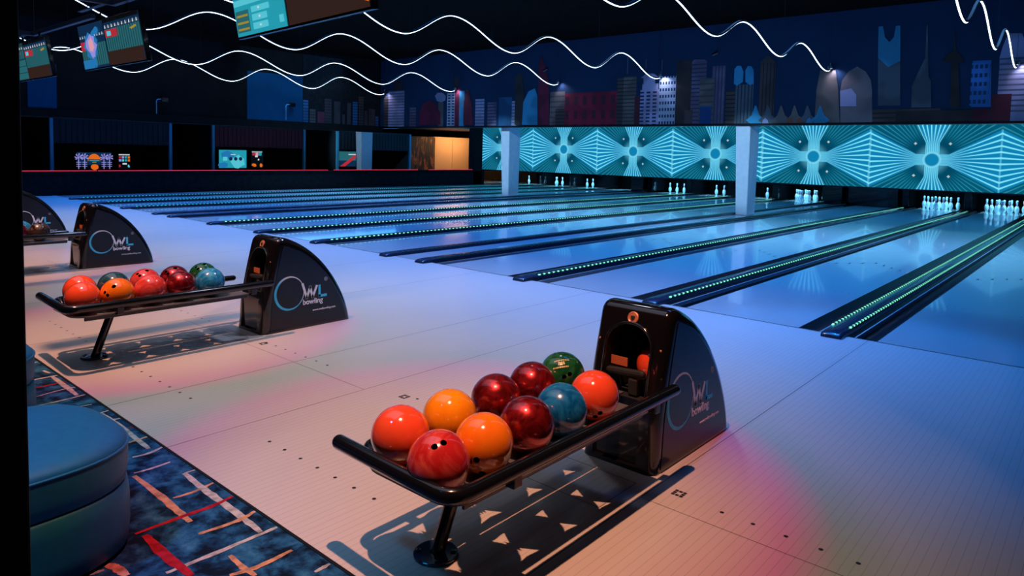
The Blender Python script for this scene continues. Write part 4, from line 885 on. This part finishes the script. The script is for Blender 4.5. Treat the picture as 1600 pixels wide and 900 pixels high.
# ================================================================== score monitors
def em_mat(key, col, s=1.0):
    if key not in MAT: MAT[key] = emis(key, col, s)
    return key
em_mat('px_cyan', (0.02, 0.42, 0.55), 0.75); em_mat('px_cyan_lt', (0.10, 0.62, 0.75), 0.85); em_mat('px_teal', (0.03, 0.20, 0.24), 0.6); em_mat('px_tealdk', (0.012, 0.07, 0.09), 0.6)
em_mat('px_blue', (0.02, 0.24, 0.60), 0.7); em_mat('px_navy', (0.004, 0.03, 0.09), 0.7); em_mat('px_white', (0.75, 0.85, 0.90), 0.75); em_mat('px_gold', (0.55, 0.40, 0.05), 0.6); em_mat('px_brown', (0.035, 0.016, 0.012), 0.8)
em_mat('px_orange', (0.85, 0.16, 0.01), 0.85); em_mat('px_red', (0.60, 0.03, 0.05), 0.7); em_mat('px_pink', (0.85, 0.40, 0.50), 0.8); em_mat('px_violet', (0.35, 0.32, 0.85), 0.8); em_mat('px_black', (0.002, 0.003, 0.005), 0.5)
def picture(name, rects, parent, w, h, y=-0.004):
    """flat screen picture from coloured patches; coordinates 0..1 from the lower left"""
    ms = []; bm = bmesh.new()
    for i, r in enumerate(rects):
        m = r[0]
        if m not in ms: ms.append(m)
        yy = y - 0.0003*i
        if len(r) == 5:
            x0, z0, x1, z1 = r[1]*w-w/2, r[2]*h, r[3]*w-w/2, r[4]*h
            quad(bm, (x0, yy, z0), (x1, yy, z0), (x1, yy, z1), (x0, yy, z1), ms.index(m))
        else:
            f = bm.faces.new([bm.verts.new((a*w-w/2, yy, c_*h)) for a, c_ in r[1]]); f.material_index = ms.index(m)
    return build(name, bm, ms, parent)
def blob(cx_, cy_, rx, ry, n, seed, jag=0.25):
    r_ = random.Random(seed); return [(cx_+rx*math.cos(2*math.pi*k/n)*(1+r_.uniform(-jag, jag)), cy_+ry*math.sin(2*math.pi*k/n)*(1+r_.uniform(-jag, jag))) for k in range(n)]
def stripes(x0, x1, z0, z1, n=14):
    out = [('px_tealdk', x0, z0, x1, z1)]
    for i in range(n):
        a = x0+(x1-x0)*(i+0.18)/n; out.append(('px_teal', a, z0, a+(x1-x0)*0.62/n, z1))
    return out
def pin_row(x0, x1, z, n=10, h=0.07):
    out = []
    for i in range(n):
        a = x0+(x1-x0)*(i+0.3)/n; w_ = (x1-x0)*0.36/n
        out.append(('px_white', [(a, z), (a+w_, z), (a+w_*0.85, z+h*0.5), (a+w_*0.65, z+h), (a+w_*0.35, z+h), (a+w_*0.15, z+h*0.5)]))
    return out
SW, SH = 0.93, 0.535
score_board = [('px_cyan', 0, 0, 1, 1)] + [('px_cyan_lt', 0, z, 1, z+0.085) for z in (0.43, 0.60, 0.77, 0.92)] + [('px_blue', 0, z, 0.55, z+0.055) for z in (0.53, 0.69, 0.86)] + [('px_teal', 0.02, 0.05, 0.30, 0.36), ('px_cyan_lt', 0.36, 0.06, 0.66, 0.15), ('px_cyan_lt', 0.36, 0.18, 0.66, 0.27), ('px_cyan_lt', 0.36, 0.30, 0.72, 0.38), ('px_cyan_lt', 0.88, 0.07, 0.96, 0.17)] + [('px_gold', 0.04, z, 0.28, z+0.03) for z in (0.08, 0.17, 0.27)] + [('px_white', 0.50, z, 0.53, z+0.03) for z in (0.09, 0.21, 0.33, 0.5)]
game_right = [('px_navy', 0, 0, 1, 1)] + stripes(0, 1, 0.30, 0.78, 16) + [('px_brown', 0, 0, 1, 0.30), ('px_black', 0, 0.92, 1, 1)] + pin_row(0, 1, 0.80) + [('px_red', 0.03, 0.60, 0.38, 0.76), ('px_cyan_lt', 0.08, 0.63, 0.2, 0.73), ('px_gold', [(0.74, 0.70), (0.90, 0.74), (0.92, 0.70), (0.78, 0.66)])]
burst = [('px_navy', 0, 0, 1, 1)] + stripes(0, 1, 0.05, 0.55, 12) + [('px_blue', 0, 0.0, 0.45, 0.2)] + pin_row(0.0, 1, 0.70, 10, 0.06) + [('px_red', 0.03, 0.42, 0.22, 0.62), ('px_blue', blob(0.45, 0.50, 0.26, 0.34, 18, 1)), ('px_violet', blob(0.46, 0.50, 0.19, 0.26, 16, 2)), ('px_pink', blob(0.46, 0.52, 0.10, 0.16, 14, 3)), ('px_blue', blob(0.50, 0.13, 0.06, 0.12, 9, 4)), ('px_blue', blob(0.72, 0.80, 0.10, 0.09, 9, 5))]
rows_left = [('px_tealdk', 0, 0, 1, 1)] + [('px_teal', 0.0, z, 1, z+0.16) for z in (0.02, 0.20, 0.38)] + stripes(0, 1, 0.58, 0.80, 8) + pin_row(0, 1, 0.83, 8) + [('px_red', 0.06, 0.68, 0.24, 0.76), ('px_red', 0.55, 0.70, 0.75, 0.76)]
brown_right = [('px_brown', 0, 0, 1, 1)] + stripes(0.02, 0.60, 0.36, 0.98, 14) + [('px_orange', [(0.93, 0.10), (1.0, 0.06), (1.0, 0.34), (0.95, 0.32)]), ('px_red', 0.6, 0.60, 0.9, 0.9)]
MON = [(-3.36, (score_board, brown_right), 'pair of score screens nearest the viewer, left one showing a cyan board'), (-7.27, (burst, game_right), 'second pair of score screens, showing a pink and blue burst'), (-10.42, (rows_left, game_right), 'pair of score screens farthest left, beside the pillar')]
for x, (pl, prr), lab in MON:
    near = x > -4
    root = empty('score_monitor', (-3.275 if near else x, -3.08 if near else -3.0, 2.42 if near else 2.365)); root.rotation_euler = (math.radians(9.5), 0, math.radians(-4.3 if near else 0))
    if near: root.scale = (1.135, 1.135, 1.135)
    for wd, cx_, pic in ((0.83, -0.515, pl), (1.03, 0.427, prr)):
        bm = bmesh.new(); box(bm, cx_-wd/2-0.006, cx_+wd/2+0.006, 0.0, 0.05, -0.012, SH+0.012, bev=0.004)
        fr = build('screen_housing', bm, 'black_gloss', root)
        pc = picture('display', pic, fr, wd-0.012, SH-0.012); pc.location = (cx_, 0, 0.006)
    bm = bmesh.new(); box(bm, -0.55, 0.55, 0.055, 0.09, 0.24, 0.30); tube(bm, [(-0.4, 0.08, 0.27), (-0.4, 0.10, 0.64)], 0.015, 8); tube(bm, [(0.4, 0.08, 0.27), (0.4, 0.10, 0.64)], 0.015, 8)
    build('mount', bm, 'black_metal', root)
    tag(root, lab, 'monitor', 'score monitors')
MAT['rail_navy'] = pbr('rail_navy', (0.012, 0.030, 0.065), 0.35)
for xk, yk, lab in ((-3.35, -3.10, 'hanging ceiling rail above the screens nearest the viewer'), (-6.96, -3.10, 'dark bent ceiling rail above the screens with the pink burst'), (-10.47, -2.95, 'dark bent ceiling rail above the screens farthest left')):
    root = empty('ceiling_rail', (xk, yk, 3.03))
    bm = bmesh.new(); box(bm, -0.03, 0.03, -1.8, 0.03, -0.03, 0.03, bev=0.006); box(bm, 0.031, 2.4, -0.03, 0.03, -0.03, 0.03, bev=0.006); box(bm, -1.1, -0.031, -0.028, 0.028, 0.02, 0.03); build('beam', bm, 'rail_navy', root)
    for px_, py_ in ((0, -1.5), (0, 0), (2.2, 0)):
        bm = bmesh.new(); tube(bm, [(px_, py_, 0.03), (px_, py_, 1.92)], 0.006, 6); build('hanger', bm, 'black_matte', root)
    tag(root, lab, 'ceiling rail', 'ceiling rails')

# ================================================================== ottomans
def ottoman(x, y, lab, rz=0.0):
    root = empty('ottoman', (x, y, 0), rz); N = 56; hw = 0.36
    def loop(bm, s, z): 
        out = []
        for k in range(N):
            a = 2*math.pi*k/N; c_, s_ = math.cos(a), math.sin(a); n_ = 2.9
            r_ = hw*s/((abs(c_)**n_+abs(s_)**n_)**(1/n_)); out.append(bm.verts.new((r_*c_, r_*s_, z)))
        return out
    def skin(name, prof, mat):
        prof = [(s, z*1.05) for s, z in prof]
        bm = bmesh.new(); L = [loop(bm, s, z) for s, z in prof]
        for a, c_ in zip(L[:-1], L[1:]):
            for k in range(N): bm.faces.new((a[k], a[(k+1) % N], c_[(k+1) % N], c_[k]))
        bm.faces.new(L[0][::-1]); bm.faces.new(L[-1]); return build(name, bm, mat, root, True)
    skin('base', [(0.95, 0.001), (1.0, 0.02), (1.015, 0.08), (1.015, 0.17), (1.0, 0.222), (0.96, 0.232)], 'teal_fabric')
    skin('cushion', [(0.94, 0.226), (0.985, 0.24), (1.005, 0.28), (1.005, 0.345), (0.995, 0.368), (0.965, 0.382), (0.90, 0.393), (0.78, 0.400), (0.55, 0.406), (0.25, 0.409)], 'teal_fabric')
    bm = bmesh.new(); ring = [Vector(v_.co) for v_ in loop(bm, 1.003, 0.379)]; bm.free(); bm = bmesh.new(); tube(bm, ring + [ring[0]], 0.005, 6, cap=False); build('piping', bm, 'teal_fabric', root, True)
    tag(root, lab, 'ottoman', 'teal ottomans'); return root
ottoman(-1.165, -5.535, 'teal padded ottoman in the lower left corner, beside the pillar', 0.05)
ottoman(-2.57, -5.46, 'teal ottoman behind, barely showing past the edge of the pillar', 0.05)

# ================================================================== arcade booths behind the low wall
MAT['booth_blue'] = pbr('booth_blue', (0.12, 0.55, 0.72), 0.5); MAT['booth_dark'] = pbr('booth_dark', (0.03, 0.035, 0.04), 0.7); MAT['booth_red'] = pbr('booth_red', (0.22, 0.03, 0.04), 0.7)
sunset = [('px_navy', 0, 0, 1, 1), ('px_black', 0, 0.0, 1, 0.28), ('px_orange', [(0.5+0.19*math.cos(a), 0.50+0.42*math.sin(a)) for a in [math.pi*k/14 for k in range(15)]]), ('px_navy', 0.33, 0.36, 0.68, 0.60), ('px_cyan', 0.36, 0.50, 0.65, 0.56), ('px_gold', 0.44, 0.42, 0.56, 0.46), ('px_orange', blob(0.51, 0.16, 0.12, 0.17, 12, 8, 0.08))]
for sx in (0.05, 0.22, 0.78, 0.95):
    sunset += [('px_violet', sx-0.012, 0.05, sx+0.012, 0.75)] + [('px_violet', [(sx, 0.70), (sx+0.12*math.cos(math.radians(a)), 0.72+0.24*math.sin(math.radians(a))), (sx+0.10*math.cos(math.radians(a+24)), 0.72+0.2*math.sin(math.radians(a+24)))]) for a in (-30, 20, 70, 120, 170, 205)] + [('px_violet', sx-0.07, 0.18+0.12*j, sx+0.07, 0.21+0.12*j) for j in range(3)]
pad = [('px_black', 0, 0, 1, 1), ('px_white', 0.05, 0.90, 0.95, 0.97)] + [(['px_red', 'px_violet', 'px_cyan', 'px_orange', 'px_violet', 'px_cyan_lt', 'px_cyan', 'px_orange'][i], 0.06+0.24*(i % 4), 0.70-0.2*(i//4), 0.24+0.24*(i % 4), 0.84-0.2*(i//4)) for i in range(8)] + [('px_white', 0.35, 0.30, 0.7, 0.40), ('px_red', blob(0.12, 0.2, 0.08, 0.1, 8, 1)), ('px_cyan_lt', blob(0.85, 0.2, 0.08, 0.1, 8, 2))]
menu = [('px_cyan', 0, 0, 1, 1), ('px_cyan_lt', blob(0.7, 0.35, 0.25, 0.35, 12, 3)), ('px_blue', blob(0.30, 0.72, 0.26, 0.22, 12, 4)), ('px_blue', blob(0.15, 0.14, 0.16, 0.16, 10, 5)), ('px_white', 0.42, 0.73, 0.60, 0.77), ('px_cyan_lt', 0.14, 0.40, 0.30, 0.62)] + [('px_navy', [(cx_+0.065*math.cos(2*math.pi*k/12), 0.51+0.105*math.sin(2*math.pi*k/12)) for k in range(12)]) for cx_ in (0.42, 0.60, 0.78)]
pad2 = [('px_black', 0, 0, 1, 1), ('px_white', 0.02, 0.92, 0.95, 0.97), ('px_red', 0.05, 0.72, 0.30, 0.90), ('px_pink', 0.34, 0.72, 0.60, 0.90), ('px_cyan', 0.64, 0.72, 0.9, 0.9), ('px_white', 0.3, 0.62, 0.55, 0.72), ('px_white', blob(0.62, 0.48, 0.08, 0.06, 8, 3)), ('px_orange', blob(0.22, 0.14, 0.22, 0.10, 9, 4)), ('px_orange', blob(0.85, 0.12, 0.14, 0.12, 9, 6))]
ramp_pic = [('px_teal', 0, 0, 1, 1), ('px_navy', 0, 0, 1, 0.4), ('px_red', [(0.05, 0.0), (0.35, 0.0), (1.0, 0.6), (1.0, 0.85)]), ('px_white', 0.55, 0.78, 1.0, 0.84)]
def booth(y0, y1, header, lab, z1=2.16):
    root = empty('game_booth', (-22.3, (y0+y1)/2, 0)); hw = (y1-y0)/2
    for s in (-1, 1):
        bm = bmesh.new(); box(bm, -0.05, 0.05, s*hw-0.045, s*hw+0.045, 0, z1, bev=0.006); build('post', bm, 'booth_blue', root)
    bm = bmesh.new(); n = int(2*hw/0.16); box(bm, -0.03, 0.0, -hw+0.05, hw-0.05, 1.42, z1-0.02)
    for i in range(n):
        a = -hw+0.08+(2*hw-0.16)*i/n; box(bm, 0.0, 0.022, a, a+0.07, 1.44, z1-0.04)
    build('ribbed_header', bm, header, root)
    bm = bmesh.new(); box(bm, -2.4, -2.3, -hw, hw, 0, z1); box(bm, -2.3, -0.05, -hw-0.02, -hw+0.02, 0, z1); box(bm, -2.3, -0.05, hw-0.02, hw+0.02, 0, z1); box(bm, -2.4, 0.0, -hw, hw, z1-0.02, z1+0.03); build('shell', bm, 'booth_dark', root)
    tag(root, lab, 'booth', 'game booths'); return root
booth(0.55, 4.0, 'booth_dark', 'dark game booth with a ribbed header, the leftmost, around the sunset screen')
booth(5.46, 9.08, 'booth_red', 'game booth with a dark red ribbed header around the cyan menu screen')
booth(10.62, 14.44, 'booth_dark', 'dark game booth behind the farthest left white post')
def kiosk(y0, y1, z0, z1, pic, lab, xk=-22.8):
    w_, h_ = y1-y0, z1-z0; root = empty('screen_stand', (xk, (y0+y1)/2, 0), math.pi/2)
    bm = bmesh.new(); box(bm, -w_/2-0.03, w_/2+0.03, 0.0, 0.06, z0-0.03, z1+0.03, bev=0.006); hs = build('screen_housing', bm, 'black_gloss', root)
    d = picture('display', pic, hs, w_, h_); d.location = (0, 0, z0)
    bm = bmesh.new(); box(bm, -min(0.3, w_/2), min(0.3, w_/2), 0.01, 0.30, 0.0, 0.03, bev=0.004); box(bm, -0.05, 0.05, 0.07, 0.12, 0.03, z1-0.1, bev=0.004); build('stand', bm, 'black_metal', root)
    tag(root, lab, 'screen', 'game screens')
kiosk(1.37, 2.35, 0.60, 1.15, sunset, 'screen with an orange sunset and violet palms in the leftmost booth')
kiosk(2.56, 2.93, 0.62, 1.12, pad, 'small dark menu screen right of the sunset screen')
kiosk(5.92, 6.97, 0.66, 1.31, menu, 'cyan menu screen with four round icons in the red booth')
kiosk(7.18, 7.62, 0.68, 1.29, pad2, 'small screen with orange shapes right of the cyan menu screen')
kiosk(11.05, 11.9, 0.72, 1.34, ramp_pic, 'teal screen with a red ramp half hidden by the farthest left white post')
# lit room past the last booth: cream cupboards, dark picture, warm lamp
MAT['cream'] = pbr('cream', (0.62, 0.42, 0.26), 0.5); MAT['cream_ceiling'] = pbr('cream_ceiling', (0.5, 0.38, 0.28), 0.7)
root = empty('cupboard_wall', (-24.0, 18.7, 0))
for i in range(2):
    bm = bmesh.new(); box(bm, -0.06, 0.0, -1.16+i*1.20, 0.02+i*1.20, 0.02, 2.12, bev=0.004); build('door', bm, 'cream', root)
bm = bmesh.new(); box(bm, -0.30, -0.061, -1.2, 1.3, 0, 2.16); build('carcass', bm, 'cream', root)
tag(root, 'warm lit cream cupboards seen over the far end of the low wall', 'cupboard')
b = NB('picture_paint'); v = b.xyz()[3]; mp = b.new('ShaderNodeMapping'); mp.inputs['Scale'].default_value = (1, 3.2, 0.9); mp.inputs['Rotation'].default_value = (0.35, 0, 0); b.l.new(v, mp.inputs[0])
b.l.new(b.ramp(b.noise(mp.outputs[0], 1.6, 4, 1.0), [(0.42, (0.012, 0.010, 0.012)), (0.55, (0.05, 0.03, 0.025)), (0.62, (0.40, 0.13, 0.05)), (0.70, (0.02, 0.015, 0.015))]), b.b.inputs['Base Color']); MAT['picture_paint'] = b.m
bm = bmesh.new(); box(bm, -24.06, -24.0, 15.95, 17.42, 0.3, 2.14, bev=0.004)
tag(build('wall_picture', bm, 'picture_paint'), 'dark picture with orange brush shapes left of the lit cream cupboards', 'picture')
bm = bmesh.new(); box(bm, -26.9, -22.0, 14.6, 20.4, 2.52, 2.58)
tag(build('ceiling', bm, 'cream_ceiling'), 'low ceiling of the warm lit room', 'ceiling', kind='structure')
area('warm_room_lamp', (-23.1, 18.6, 2.48), (0.5, 2.2), 85, (1.0, 0.52, 0.20))

# ================================================================== small fixtures on the walls
for y, za, zb, lab in ((2.69, 2.36, 2.80, 'small dark fixture on a hooked pipe on the dark side wall, the left one'), (6.99, 2.40, 2.93, 'small dark fixture on a hooked pipe on the blue lit wall patch')):
    root = empty('wall_fixture', (-20.13, y, 0))
    bm = bmesh.new(); tube(bm, [(0, 0, za+0.005), (0, 0, zb-0.06), (0, 0.015, zb-0.02), (0, 0.05, zb), (0, 0.14, zb+0.01)], 0.012, 8); build('pipe', bm, 'booth_blue', root, True)
    bm = bmesh.new(); box(bm, -0.06, 0.06, 0.14, 0.34, zb-0.07, zb+0.07, bev=0.012); build('fixture_head', bm, 'black_metal', root)
    tag(root, lab, 'lamp', 'hooked wall fixtures')
for x, z, lab in ((-6.33, 4.12, 'small dark spotlight above the painted twin towers'), (-11.88, 4.04, 'small dark spotlight above the red painted block'), (-17.5, 4.02, 'small dark spotlight above the painted towers at the left end of the mural')):
    root = empty('spotlight', (x, 10.95, z))
    bm = bmesh.new(); tube(bm, [(-0.07, -0.02, -0.03), (0.07, 0.0, 0.03)], 0.045, 12); build('fixture_head', bm, 'black_metal', root)
    bm = bmesh.new(); tube(bm, [(0, 0, 0.02), (0, 0.06, 0.10), (0, 0.155, 0.10)], 0.012, 8); build('arm', bm, 'steel', root)
    tag(root, lab, 'spotlight', 'mural spotlights')

area('arcade_fill_light', (-21.4, 6.0, 2.05), (0.3, 14), 34, (0.08, 0.40, 1.0), (0, math.radians(-60), 0), math.radians(140))  # added blue fill to brighten the game booths, not a fixture
